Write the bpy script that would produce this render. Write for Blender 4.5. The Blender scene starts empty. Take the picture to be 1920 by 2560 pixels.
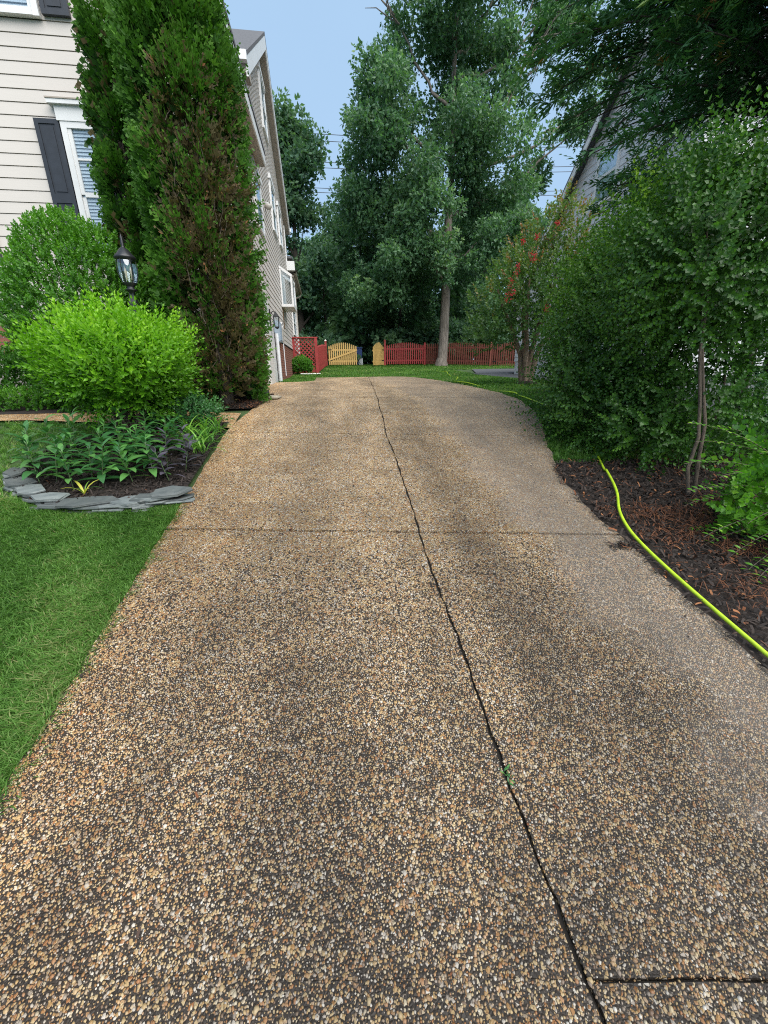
import bpy, math, random
import numpy as np
from mathutils import Matrix, Vector

# ------------------------------------------------------------------ camera, sky, sun, exposure
scene = bpy.context.scene
COL = scene.collection
H = 1.6
FPX, PITCH, YAW, ROLL = 1000.0, math.atan(.352), math.radians(7.6), math.radians(.8)
fwd = np.array([math.sin(YAW)*math.cos(PITCH), math.cos(YAW)*math.cos(PITCH), -math.sin(PITCH)])
rgt = np.array([math.cos(YAW), -math.sin(YAW), 0.0])
upv = np.cross(rgt, fwd)
cr, sr = math.cos(ROLL), math.sin(ROLL)
rgt, upv = rgt*cr - upv*sr, upv*cr + rgt*sr
cam_d = bpy.data.cameras.new('camera'); cam = bpy.data.objects.new('camera', cam_d); COL.objects.link(cam)
cam_d.sensor_fit = 'HORIZONTAL'; cam_d.sensor_width = 36.0; cam_d.lens = FPX/1920*36.0
cam_d.clip_start = .05; cam_d.clip_end = 2000
cam.matrix_world = Matrix(((rgt[0], upv[0], -fwd[0], 0), (rgt[1], upv[1], -fwd[1], 0), (rgt[2], upv[2], -fwd[2], H), (0, 0, 0, 1)))
scene.camera = cam

SUN_EL, SUN_AZ = math.radians(50), math.radians(152)      # azimuth clockwise from +Y
world = bpy.data.worlds.new('World'); scene.world = world; world.use_nodes = True
wn, wl = world.node_tree.nodes, world.node_tree.links
bg = wn['Background']
sky = wn.new('ShaderNodeTexSky'); sky.sky_type = 'NISHITA'; sky.sun_disc = False
sky.sun_elevation = SUN_EL; sky.sun_rotation = SUN_AZ
sky.air_density = 1.0; sky.dust_density = 1.6; sky.ozone_density = 1.0
# a thin even veil of high cloud over the whole sky
wtc = wn.new('ShaderNodeTexCoord'); wno = wn.new('ShaderNodeTexNoise'); wno.inputs['Scale'].default_value = 1.6
wno.inputs['Detail'].default_value = 5; wno.inputs['Roughness'].default_value = .55
wmr = wn.new('ShaderNodeMapRange'); wmr.inputs[1].default_value = .3; wmr.inputs[2].default_value = .7
wmr.inputs[3].default_value = .80; wmr.inputs[4].default_value = .96
wmx = wn.new('ShaderNodeMix'); wmx.data_type = 'RGBA'; wmx.inputs[7].default_value = (2.15, 3.18, 4.45, 1)
wl.new(wtc.outputs['Generated'], wno.inputs['Vector']); wl.new(wno.outputs['Fac'], wmr.inputs['Value'])
wl.new(wmr.outputs[0], wmx.inputs[0]); wl.new(sky.outputs[0], wmx.inputs[6]); wl.new(wmx.outputs[2], bg.inputs['Color'])
bg.inputs['Strength'].default_value = .05

sun_d = bpy.data.lights.new('sun', 'SUN'); sun_d.energy = 1.5; sun_d.angle = math.radians(70); sun_d.color = (1, .96, .9)
sun = bpy.data.objects.new('sun', sun_d); COL.objects.link(sun)
sd = Vector((math.sin(SUN_AZ)*math.cos(SUN_EL), math.cos(SUN_AZ)*math.cos(SUN_EL), math.sin(SUN_EL)))
sun.rotation_euler = sd.to_track_quat('Z', 'Y').to_euler()
scene.view_settings.view_transform = 'Standard'; scene.view_settings.look = 'None'
scene.view_settings.exposure = 2.05; scene.view_settings.gamma = 1.0
scene.render.engine = 'CYCLES'
scene.cycles.use_denoising = False; scene.cycles.filter_width = 1.1; scene.cycles.use_adaptive_sampling = False
scene.cycles.max_bounces = 6; scene.cycles.diffuse_bounces = 3; scene.cycles.glossy_bounces = 3
scene.cycles.transmission_bounces = 6; scene.cycles.transparent_max_bounces = 8

rng = np.random.RandomState(7)
random.seed(7)

# ------------------------------------------------------------------ ground profile (the drive climbs, then levels by the garage)
_Y = [-40, -3, 0, 5.6, 6.2, 6.9, 8.8, 11.2, 14, 16, 20, 25, 40, 300]
_Z = [-1.6, -.573, 0, 1.07, 1.155, 1.215, 1.29, 1.355, 1.39, 1.42, 1.62, 1.95, 2.4, 4]
_yf = np.arange(-40, 300, .05); _zf = np.interp(_yf, _Y, _Z)
_k = np.exp(-.5*(np.arange(-12, 13)/5.)**2); _k /= _k.sum()
_zf = np.convolve(np.pad(_zf, 12, 'edge'), _k, 'valid')
def g(y): return np.interp(y, _yf, _zf)
def G(y): return float(g(y))

# ------------------------------------------------------------------ materials
MAT = {}
def new_mat(name):
    m = bpy.data.materials.new(name); m.use_nodes = True; MAT[name] = m
    return m, m.node_tree.nodes, m.node_tree.links, m.node_tree.nodes['Principled BSDF']
def ramp(n, stops, interp='LINEAR'):
    r = n.new('ShaderNodeValToRGB'); e = r.color_ramp.elements; r.color_ramp.interpolation = interp
    while len(e) < len(stops): e.new(.5)
    for i, (p, c) in enumerate(stops):
        e[i].position = p; e[i].color = (*c, 1)
    return r
def objco(n, l, scale=None):
    t = n.new('ShaderNodeTexCoord')
    if scale is None: return t.outputs['Object']
    mp = n.new('ShaderNodeMapping'); mp.inputs['Scale'].default_value = scale
    l.new(t.outputs['Object'], mp.inputs['Vector']); return mp.outputs[0]
def noise(n, l, co, scale, detail=4, rough=.55):
    t = n.new('ShaderNodeTexNoise'); t.inputs['Scale'].default_value = scale
    t.inputs['Detail'].default_value = detail; t.inputs['Roughness'].default_value = rough
    l.new(co, t.inputs['Vector']); return t.outputs['Fac']
def bump(n, l, h, bs, strength=.4, dist=.01):
    b = n.new('ShaderNodeBump'); b.inputs['Strength'].default_value = strength; b.inputs['Distance'].default_value = dist
    l.new(h, b.inputs['Height']); l.new(b.outputs[0], bs.inputs['Normal'])
def mixc(n, l, fac, a, b, mode='MIX'):
    m = n.new('ShaderNodeMix'); m.data_type = 'RGBA'; m.blend_type = mode
    for sock, v in ((0, fac), (6, a), (7, b)):
        if hasattr(v, 'is_linked'): l.new(v, m.inputs[sock])
        elif sock == 0: m.inputs[0].default_value = v
        else: m.inputs[sock].default_value = (*v, 1)
    return m.outputs[2]
def mrange(n, l, v, a, b, c, d):
    m = n.new('ShaderNodeMapRange')
    for i, x in enumerate((a, b, c, d)): m.inputs[i+1].default_value = x
    l.new(v, m.inputs[0]); return m.outputs[0]

def leaf_mat(name, stops, rough=.45, transl=.25, spec=.4):
    m, n, l, bs = new_mat(name)
    at = n.new('ShaderNodeAttribute'); at.attribute_name = 'rnd'
    if transl: stops = [(p, tuple(min(.62, v*1.38) for v in c)) for p, c in stops]
    r = ramp(n, stops); l.new(at.outputs['Fac'], r.inputs[0])
    l.new(r.outputs[0], bs.inputs['Base Color']); bs.inputs['Roughness'].default_value = rough
    bs.inputs['Specular IOR Level'].default_value = spec
    tr = n.new('ShaderNodeBsdfTranslucent'); mx = n.new('ShaderNodeMixShader'); mx.inputs[0].default_value = min(.45, transl*1.35)
    tc = mixc(n, l, 1.0, r.outputs[0], (1.15, 1.35, .55), 'MULTIPLY'); l.new(tc, tr.inputs['Color'])
    l.new(bs.outputs[0], mx.inputs[1]); l.new(tr.outputs[0], mx.inputs[2])
    l.new(mx.outputs[0], n['Material Output'].inputs['Surface'])
    return m
def plain(name, col, rough=.6, var=.12, nscale=9, bmp=0., metal=0., spec=.5, coat=0.):
    m, n, l, bs = new_mat(name); co = objco(n, l)
    f = noise(n, l, co, nscale)
    r = ramp(n, [(.3, tuple(c*(1-var) for c in col)), (.7, tuple(min(1, c*(1+var)) for c in col))])
    l.new(f, r.inputs[0]); l.new(r.outputs[0], bs.inputs['Base Color'])
    bs.inputs['Roughness'].default_value = rough; bs.inputs['Metallic'].default_value = metal
    bs.inputs['Specular IOR Level'].default_value = spec; bs.inputs['Coat Weight'].default_value = coat
    if bmp: bump(n, l, noise(n, l, co, nscale*6), bs, bmp, .004)
    return m

# exposed aggregate paving
PEB = [(0, (.34, .15, .05)), (.10, (.43, .265, .105)), (.22, (.53, .38, .185)), (.36, (.60, .465, .265)), (.48, (.40, .175, .062)),
       (.58, (.68, .59, .42)), (.70, (.19, .11, .062)), (.80, (.74, .69, .60)), (.91, (.24, .18, .13)), (1, (.47, .265, .095))]
def stain_sheen_chain(n, l, co, col):
    """dark algae / tyre film, rusty warmth along the left edge, washed pale strip along the right, painted sheen towards the far end"""
    sx = n.new('ShaderNodeSeparateXYZ'); l.new(co, sx.inputs[0])
    st = mrange(n, l, noise(n, l, objco(n, l, (1.7, .55, 1.0)), .95, 6, .64), .38, .60, .52, .80)
    st2 = mrange(n, l, noise(n, l, co, 3.6, 6, .65), .34, .64, .72, 1.08)
    mm = n.new('ShaderNodeMath'); mm.operation = 'MULTIPLY'; l.new(st, mm.inputs[0]); l.new(st2, mm.inputs[1])
    far = mrange(n, l, sx.outputs['Y'], 2.6, 8.0, .95, 2.0); m2 = n.new('ShaderNodeMath'); m2.operation = 'MULTIPLY'; l.new(mm.outputs[0], m2.inputs[0]); l.new(far, m2.inputs[1])  # brightens with distance: sheen of the grazing view painted into the colour
    for xc in (-.22, 1.02):      # wheel tracks: a film of rubber and algae
        d_ = n.new('ShaderNodeMath'); d_.operation = 'SUBTRACT'; l.new(sx.outputs['X'], d_.inputs[0]); d_.inputs[1].default_value = xc
        ab = n.new('ShaderNodeMath'); ab.operation = 'ABSOLUTE'; l.new(d_.outputs[0], ab.inputs[0])
        ad = n.new('ShaderNodeMath'); ad.operation = 'MULTIPLY_ADD'; l.new(noise(n, l, co, 2.3, 5), ad.inputs[0]); ad.inputs[1].default_value = .55; l.new(ab.outputs[0], ad.inputs[2])
        tr_ = mrange(n, l, ad.outputs[0], .20, .72, .70, 1.0); m3 = n.new('ShaderNodeMath'); m3.operation = 'MULTIPLY'; l.new(m2.outputs[0], m3.inputs[0]); l.new(tr_, m3.inputs[1]); m2 = m3
    cc = n.new('ShaderNodeCombineColor'); [l.new(m2.outputs[0], cc.inputs[i]) for i in range(3)]
    col = mixc(n, l, 1.0, col, cc.outputs[0], 'MULTIPLY')
    wob_ = n.new('ShaderNodeMath'); wob_.operation = 'MULTIPLY_ADD'; l.new(noise(n, l, co, 1.7, 5), wob_.inputs[0]); wob_.inputs[1].default_value = 1.1; l.new(sx.outputs['X'], wob_.inputs[2])
    le = mrange(n, l, wob_.outputs[0], -.75, .05, .75, .12)
    col = mixc(n, l, le, col, mixc(n, l, 1.0, col, (1.22, 1.05, .84), 'MULTIPLY'))
    ri = mrange(n, l, wob_.outputs[0], 1.86, 2.08, 0, .78)
    return mixc(n, l, ri, col, mixc(n, l, .55, mixc(n, l, 1.0, col, (1.25, 1.2, 1.16), 'MULTIPLY'), (.155, .138, .12)))
def aggregate(name, near_fade):
    m, n, l, bs = new_mat(name); co = objco(n, l)
    wob = n.new('ShaderNodeTexNoise'); wob.inputs['Scale'].default_value = 60; l.new(co, wob.inputs['Vector'])
    vadd = n.new('ShaderNodeVectorMath'); vadd.operation = 'MULTIPLY_ADD'
    vadd.inputs[1].default_value = (.006,)*3; l.new(wob.outputs['Color'], vadd.inputs[0]); l.new(co, vadd.inputs[2])
    vs = {}
    for feat in ('F1', 'DISTANCE_TO_EDGE'):
        v = n.new('ShaderNodeTexVoronoi'); v.feature = feat; v.inputs['Scale'].default_value = 104
        l.new(vadd.outputs[0], v.inputs['Vector']); vs[feat] = v
    sep = n.new('ShaderNodeSeparateColor'); l.new(vs['F1'].outputs['Color'], sep.inputs[0])
    pr = ramp(n, PEB); l.new(sep.outputs[0], pr.inputs[0])
    sxyz = n.new('ShaderNodeSeparateXYZ'); l.new(co, sxyz.inputs[0])
    gap = mrange(n, l, vs['DISTANCE_TO_EDGE'].outputs['Distance'], .05, .12, 0, 1)
    # some cells are bare cement, more of them where loose stones stand proud near the street
    if near_fade:
        thr = mrange(n, l, sxyz.outputs['Y'], 1.6, 2.5, .35, .95)
        lt = n.new('ShaderNodeMath'); lt.operation = 'LESS_THAN'; l.new(sep.outputs[1], lt.inputs[0]); l.new(thr, lt.inputs[1])
        mu = n.new('ShaderNodeMath'); mu.operation = 'MULTIPLY'; l.new(gap, mu.inputs[0]); l.new(lt.outputs[0], mu.inputs[1]); gap2 = mu.outputs[0]
    else: gap2 = gap
    cem = mixc(n, l, noise(n, l, co, 30), (.022, .017, .0125), (.060, .045, .032))
    col = mixc(n, l, gap2, cem, pr.outputs[0])
    col = stain_sheen_chain(n, l, co, col)
    l.new(col, bs.inputs['Base Color']); bs.inputs['Roughness'].default_value = .62
    bs.inputs['Specular IOR Level'].default_value = .35
    bump(n, l, vs['DISTANCE_TO_EDGE'].outputs['Distance'], bs, .55, .012)
    return m
aggregate('aggregate', True); aggregate('aggregate_path', False)
def pebble_mat():
    m, n, l, bs = new_mat('pebble_stone')
    at = n.new('ShaderNodeAttribute'); at.attribute_name = 'rnd'
    oi = n.new('ShaderNodeObjectInfo')
    pr = ramp(n, PEB); l.new(at.outputs['Fac'], pr.inputs[0])
    co = objco(n, l)
    f = mrange(n, l, noise(n, l, co, 160, 3), .3, .7, .8, 1.15)
    cc = n.new('ShaderNodeCombineColor'); [l.new(f, cc.inputs[i]) for i in range(3)]
    l.new(stain_sheen_chain(n, l, co, mixc(n, l, 1.0, pr.outputs[0], cc.outputs[0], 'MULTIPLY')), bs.inputs['Base Color'])
    bs.inputs['Roughness'].default_value = .5; bs.inputs['Specular IOR Level'].default_value = .4
pebble_mat()
def pebble_obj_mats():
    for i, (p, c) in enumerate(PEB): plain('pebble_tone_%d' % i, tuple(v*.52 for v in c), .5, .18, 160)
pebble_obj_mats()
plain('joint_dirt', (.016, .013, .010), .95, .4, 40, .6)
def ground_mat():
    m, n, l, bs = new_mat('lawn_soil'); co = objco(n, l)
    f = noise(n, l, co, 1.3, 6); f2 = noise(n, l, co, 38, 3)
    a = ramp(n, [(.3, (.028, .062, .014)), (.55, (.045, .095, .02)), (.75, (.06, .115, .028))]); l.new(f, a.inputs[0])
    b = mixc(n, l, mrange(n, l, f2, .35, .7, 0, .65), a.outputs[0], (.035, .045, .018))
    l.new(b, bs.inputs['Base Color']); bs.inputs['Roughness'].default_value = .95; bump(n, l, f2, bs, .8, .03)
ground_mat()
def mulch_mat(name, a, b):
    m, n, l, bs = new_mat(name); co = objco(n, l)
    f = noise(n, l, co, 22, 5, .7)
    r = ramp(n, [(.35, a), (.7, b)]); l.new(f, r.inputs[0]); l.new(r.outputs[0], bs.inputs['Base Color'])
    bs.inputs['Roughness'].default_value = .95; bump(n, l, noise(n, l, co, 60, 5, .7), bs, 1, .03)
mulch_mat('mulch_soil', (.014, .010, .008), (.05, .033, .024))
plain('asphalt', (.085, .088, .095), .9, .15, 60, .5)
leaf_mat('mulch_chip', [(0, (.016, .013, .012)), (.55, (.05, .037, .03)), (.7, (.12, .045, .02)), (.85, (.20, .075, .03)), (1, (.28, .12, .05))], .85, 0, .3)
leaf_mat('needle_litter', [(0, (.07, .026, .013)), (.5, (.12, .045, .022)), (1, (.19, .08, .036))], .8, 0, .3)

leaf_mat('grass_blade', [(0, (.034, .084, .015)), (.35, (.064, .150, .025)), (.7, (.10, .205, .038)), (.9, (.15, .25, .07)), (1, (.26, .23, .11))], .5, .3, .3)
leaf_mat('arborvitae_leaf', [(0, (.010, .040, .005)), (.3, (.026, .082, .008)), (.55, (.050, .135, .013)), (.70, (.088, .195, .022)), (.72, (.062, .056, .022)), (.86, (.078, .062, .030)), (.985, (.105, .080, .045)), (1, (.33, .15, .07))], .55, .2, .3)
leaf_mat('boxwood_leaf', [(0, (.030, .10, .012)), (.5, (.070, .19, .018)), (.85, (.13, .29, .026)), (1, (.24, .42, .05))], .35, .25, .5)
leaf_mat('golden_leaf', [(0, (0.036, 0.112, 0.009)), (.4, (0.088, 0.224, 0.011)), (.75, (0.160, 0.335, 0.015)), (1, (0.256, 0.430, 0.033))], .4, .3, .4)
leaf_mat('oak_leaf', [(0, (0.034, 0.084, 0.044)), (.5, (0.076, 0.157, 0.076)), (.85, (0.118, 0.207, 0.098)), (1, (0.168, 0.258, 0.103))], .45, .32, .5)
leaf_mat('wood_leaf', [(0, (.036, .090, .054)), (.5, (.075, .145, .082)), (1, (.12, .20, .10))], .5, .3, .4)
leaf_mat('cedar_leaf', [(0, (.020, .060, .026)), (.5, (.045, .10, .040)), (1, (.085, .15, .055))], .55, .2, .3)
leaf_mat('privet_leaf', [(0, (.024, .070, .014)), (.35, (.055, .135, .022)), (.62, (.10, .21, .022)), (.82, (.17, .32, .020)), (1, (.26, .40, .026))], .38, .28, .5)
leaf_mat('leyland_leaf', [(0, (0.011, 0.044, 0.019)), (.5, (0.027, 0.089, 0.032)), (.85, (0.058, 0.147, 0.044)), (.93, (0.105, 0.200, 0.042)), (1, (0.200, 0.105, 0.042))], .5, .18, .35)
leaf_mat('myrtle_leaf', [(0, (.035, .085, .024)), (.5, (.070, .145, .034)), (.78, (.12, .165, .038)), (.92, (.20, .13, .05)), (1, (.26, .12, .06))], .4, .28, .45)
leaf_mat('myrtle_flower', [(0, (.42, .018, .035)), (1, (.66, .05, .07))], .6, .3, .3)
leaf_mat('perennial_leaf', [(0, (.020, .075, .024)), (.6, (.042, .13, .036)), (1, (.08, .20, .046))], .32, .2, .5)
leaf_mat('purple_leaf', [(0, (.018, .016, .020)), (.6, (.045, .038, .052)), (1, (.085, .075, .10))], .4, .1, .5)
leaf_mat('liriope_leaf', [(0, (.025, .09, .02)), (.7, (.06, .17, .03)), (1, (.17, .32, .05))], .35, .25, .5)
leaf_mat('yellow_leaf', [(0, (.55, .42, .03)), (1, (.7, .55, .1))], .4, .3, .4)
def bark(name, a, b, sc=(14, 14, 2.5)):
    m, n, l, bs = new_mat(name); co = objco(n, l, sc)
    f = noise(n, l, co, 1, 6, .65); r = ramp(n, [(.32, a), (.68, b)]); l.new(f, r.inputs[0])
    l.new(r.outputs[0], bs.inputs['Base Color']); bs.inputs['Roughness'].default_value = .95; bump(n, l, f, bs, .9, .04)
bark('stem_bark', (.05, .04, .03), (.15, .115, .085), (30, 30, 6)); bark('oak_bark', (.085, .07, .058), (.27, .235, .20)); bark('dark_bark', (.025, .02, .016), (.085, .07, .056), (40, 40, 8))
bark('myrtle_bark', (.14, .085, .055), (.34, .25, .18), (20, 20, 3)); bark('grey_twig', (.07, .055, .042), (.17, .135, .105), (30, 30, 6))

def siding(name, col):
    m, n, l, bs = new_mat(name); co = objco(n, l, (1.2, 1.2, 30))
    f = noise(n, l, co, 3, 5, .6); fl = noise(n, l, objco(n, l), .8, 5)
    r = ramp(n, [(.3, tuple(c*.94 for c in col)), (.7, col)]); l.new(f, r.inputs[0])
    c2 = mixc(n, l, mrange(n, l, fl, .4, .7, 0, .35), r.outputs[0], tuple(c*.84 for c in col))
    l.new(c2, bs.inputs['Base Color']); bs.inputs['Roughness'].default_value = .55; bump(n, l, noise(n, l, objco(n, l, (4, 4, 60)), 6, 3), bs, .12, .004)
siding('siding_vinyl', (.57, .525, .48)); siding('neighbour_siding', (.60, .61, .63))
plain('white_trim', (.68, .68, .67), .4, .04, 5); plain('dark_gap', (.02, .02, .022), .9, .1)
plain('shutter_black', (.018, .022, .030), .45, .2, 12); plain('blind_white', (.82, .83, .84), .5, .05, 20)
plain('soffit_tan', (.36, .31, .26), .7, .1, 4); plain('shingle', (.10, .10, .105), .95, .3, 25, .7)
plain('brick_red', (.22, .085, .055), .9, .35, 6, .5); plain('mortar', (.36, .33, .30), .95, .15, 20, .4)
plain('meter_blue', (.30, .38, .46), .5, .06, 6); plain('meter_grey', (.42, .40, .36), .5, .08, 8)
plain('black_iron', (.012, .013, .015), .38, .25, 20, .1, 0, .5); plain('rubber_black', (.010, .010, .011), .55, .2, 20)
plain('downspout_white', (.74, .76, .78), .4, .05, 3)
plain('stain_brown', (.14, .085, .04), .9, .3, 14)
plain('fence_red', (.30, .030, .028), .65, .18, 7, .2); plain('fence_dark', (.17, .045, .03), .8, .28, 6, .3)
plain('gate_pine', (.56, .36, .115), .6, .14, 7, .2); plain('post_cap', (.72, .66, .60), .7, .1)
def slate():
    m, n, l, bs = new_mat('slate'); co = objco(n, l, (6, 6, 40)); c3 = objco(n, l)
    f = noise(n, l, co, 1.4, 6, .65); r = ramp(n, [(.3, (.085, .098, .10)), (.55, (.135, .15, .145)), (.75, (.19, .20, .185))])
    l.new(f, r.inputs[0]); oi = n.new('ShaderNodeObjectInfo')
    v = mrange(n, l, oi.outputs['Random'], 0, 1, .60, 1.45); cc = n.new('ShaderNodeCombineColor'); [l.new(v, cc.inputs[i]) for i in range(3)]
    l.new(mixc(n, l, 1., r.outputs[0], cc.outputs[0], 'MULTIPLY'), bs.inputs['Base Color']); bs.inputs['Roughness'].default_value = .6
    bump(n, l, noise(n, l, c3, 26, 6, .65), bs, .5, .008)
slate()
def hose_mat():
    m, n, l, bs = new_mat('hose_lime'); bs.inputs['Base Color'].default_value = (.50, .72, .015, 1); bs.inputs['Roughness'].default_value = .42
    co = objco(n, l); f = noise(n, l, co, 18, 4); r = ramp(n, [(.35, (.36, .52, .02)), (.65, (.48, .68, .03))]); l.new(f, r.inputs[0]); l.new(r.outputs[0], bs.inputs['Base Color'])
hose_mat()
def glass(name, tint, rough=.03, alpha_mix=.55):
    m, n, l, bs = new_mat(name)
    gl = n.new('ShaderNodeBsdfGlossy'); gl.inputs['Roughness'].default_value = rough; gl.inputs['Color'].default_value = (.9, .95, 1, 1)
    tr = n.new('ShaderNodeBsdfTransparent'); tr.inputs['Color'].default_value = (*tint, 1)
    lw = n.new('ShaderNodeLayerWeight'); lw.inputs['Blend'].default_value = .35
    mr = mrange(n, l, lw.outputs['Fresnel'], 0, 1, alpha_mix*.25, .35+.6*alpha_mix)
    mx = n.new('ShaderNodeMixShader'); l.new(mr, mx.inputs[0]); l.new(tr.outputs[0], mx.inputs[1]); l.new(gl.outputs[0], mx.inputs[2])
    l.new(mx.outputs[0], n['Material Output'].inputs['Surface'])
glass('window_glass', (.88, .92, .94), .03, .25); glass('lamp_glass', (.88, .93, .95), .05, .5)
plain('room_dark', (.28, .30, .31), .8, .3, 2); plain('bulb', (.75, .62, .45), .2, .1); plain('bin_blue', (.02, .06, .22), .5, .1); plain('bin_white', (.7, .72, .75), .5)
plain('shed_red', (.23, .05, .035), .8, .2, 5); plain('cable_grey', (.05, .055, .065), .7, .1); plain('white_stone', (.72, .70, .66), .7, .15, 30); plain('stone_tan', (.33, .29, .22), .8, .2, 12)
plain('curtain', (.55, .58, .56), .9, .1, 6)

# ------------------------------------------------------------------ object helpers
def setp(o, label=None, cat=None, group=None, kind=None):
    for k, v in (('label', label), ('category', cat), ('group', group), ('kind', kind)):
        if v: o[k] = v
    return o
def parent_to(o, p):
    if p is not None:
        o.parent = p; o.matrix_parent_inverse = Matrix.Translation(-Vector(p.location)) if not p.get('_rot') else p.matrix_world.inverted()
def empty(name, loc, label, cat, group=None):
    o = bpy.data.objects.new(name, None); COL.objects.link(o); o.location = loc; o.empty_display_size = .1
    return setp(o, label, cat, group)
def mesh_obj(name, me, parent=None, loc=(0, 0, 0)):
    o = bpy.data.objects.new(name, me); COL.objects.link(o); o.location = loc; parent_to(o, parent); return o
def np_mesh(name, V, polys, mat, rnd=None, smooth=False):
    """V (n,3); polys: list of integer arrays, each (m,k)"""
    V = np.asarray(V, np.float32); polys = [np.asarray(p, np.int32) for p in polys if len(p)]
    me = bpy.data.meshes.new(name)
    tot = np.concatenate([np.full(len(p), p.shape[1], np.int32) for p in polys])
    idx = np.concatenate([p.ravel() for p in polys])
    me.vertices.add(len(V)); me.vertices.foreach_set('co', V.ravel())
    me.loops.add(len(idx)); me.loops.foreach_set('vertex_index', idx)
    me.polygons.add(len(tot)); st = np.concatenate([[0], np.cumsum(tot)[:-1]]).astype(np.int32)
    me.polygons.foreach_set('loop_start', st); me.polygons.foreach_set('loop_total', tot)
    me.polygons.foreach_set('use_smooth', np.full(len(tot), bool(smooth)))
    if rnd is not None:
        a = me.attributes.new('rnd', 'FLOAT', 'FACE'); a.data.foreach_set('value', np.asarray(rnd, np.float32))
    me.update(calc_edges=True)
    me.materials.append(MAT[mat]); return me
BOXF = np.array([[0, 3, 2, 1], [4, 5, 6, 7], [0, 1, 5, 4], [1, 2, 6, 5], [2, 3, 7, 6], [3, 0, 4, 7]])
def boxv(x0, x1, y0, y1, z0, z1):
    return np.array([[x0, y0, z0], [x1, y0, z0], [x1, y1, z0], [x0, y1, z0], [x0, y0, z1], [x1, y0, z1], [x1, y1, z1], [x0, y1, z1]], float)
def box(name, b, mat, parent=None):
    return mesh_obj(name, np_mesh(name, boxv(*b), [BOXF], mat), parent)
def boxes(name, bl, mat, parent=None):
    V = np.concatenate([boxv(*b) for b in bl]); F_ = np.concatenate([BOXF+8*i for i in range(len(bl))])
    return mesh_obj(name, np_mesh(name, V, [F_], mat), parent)
def hexa(name, pts, mat, parent=None):   # 8 given corners
    return mesh_obj(name, np_mesh(name, pts, [BOXF], mat), parent)
def prism_x(name, yz, x0, x1, mat, parent=None):
    n = len(yz); V = [(x0, y, z) for y, z in yz]+[(x1, y, z) for y, z in yz]
    s = np.array([[i, (i+1) % n, n+(i+1) % n, n+i] for i in range(n)])
    return mesh_obj(name, np_mesh(name, V, [s, np.array([list(range(n))[::-1]]), np.array([list(range(n, 2*n))])], mat), parent)
def tube_geo(pts, rad, ns=7):
    pts = np.asarray(pts, float); rad = np.broadcast_to(np.asarray(rad, float), (len(pts),))
    t = np.gradient(pts, axis=0); t /= np.linalg.norm(t, axis=1)[:, None]+1e-9
    ref = np.array([0, 0, 1.]) if abs(t[0][2]) < .9 else np.array([1., 0, 0])
    a = np.linspace(0, 2*np.pi, ns, endpoint=False); V = []
    u = np.cross(t[0], ref); u /= np.linalg.norm(u)
    for p, d, r in zip(pts, t, rad):
        u = u-d*(u@d); u /= np.linalg.norm(u)+1e-9; w = np.cross(d, u)
        V.append(p+r*(np.cos(a)[:, None]*u+np.sin(a)[:, None]*w))
    V = np.concatenate(V); m = len(pts); F_ = []
    for i in range(m-1):
        for j in range(ns): F_.append([i*ns+j, i*ns+(j+1) % ns, (i+1)*ns+(j+1) % ns, (i+1)*ns+j])
    return V, np.array(F_)
def tubes(name, paths, mat, parent=None, ns=7, smooth=True):
    Vs, Fs, o = [], [], 0
    for p, r in paths:
        v, f = tube_geo(p, r, ns); Vs.append(v); Fs.append(f+o); o += len(v)
    return mesh_obj(name, np_mesh(name, np.concatenate(Vs), [np.concatenate(Fs)], mat, smooth=smooth), parent)
def lathe(name, prof, loc, mat, parent=None, ns=20, smooth=True, rot=0.):
    a = np.linspace(0, 2*np.pi, ns, endpoint=False)+rot; V = []
    for r, z in prof: V.append(np.stack([r*np.cos(a)+loc[0], r*np.sin(a)+loc[1], np.full(ns, z+loc[2])], 1))
    V = np.concatenate(V); F_ = []
    for i in range(len(prof)-1):
        for j in range(ns): F_.append([i*ns+j, i*ns+(j+1) % ns, (i+1)*ns+(j+1) % ns, (i+1)*ns+j])
    return mesh_obj(name, np_mesh(name, V, [np.array(F_)], mat, smooth=smooth), parent)
def unit(v): return v/(np.linalg.norm(v, axis=-1, keepdims=True)+1e-9)
def frames(d, roll, ref=(0, 0, 1.)):
    y = unit(np.asarray(d, float)); r = np.broadcast_to(np.asarray(ref, float), y.shape)
    x = np.cross(y, r); bad = np.linalg.norm(x, axis=1) < 1e-3; x[bad] = [1, 0, 0]; x = unit(x); z = np.cross(x, y)
    c, s = np.cos(roll)[:, None], np.sin(roll)[:, None]
    return np.stack([x*c+z*s, y, -x*s+z*c], axis=2)      # columns
def scatter(T, Fq, pos, R, sc):
    n, m = len(pos), len(T)
    sc = np.asarray(sc); sc = sc[:, None, None] if sc.ndim == 1 else sc[:, None, :]
    V = np.einsum('nij,nmj->nmi', R, T[None]*sc)+pos[:, None, :]
    F_ = (Fq[None]+(np.arange(n)*m)[:, None, None]).reshape(-1, Fq.shape[1])
    return V.reshape(-1, 3), F_
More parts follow.
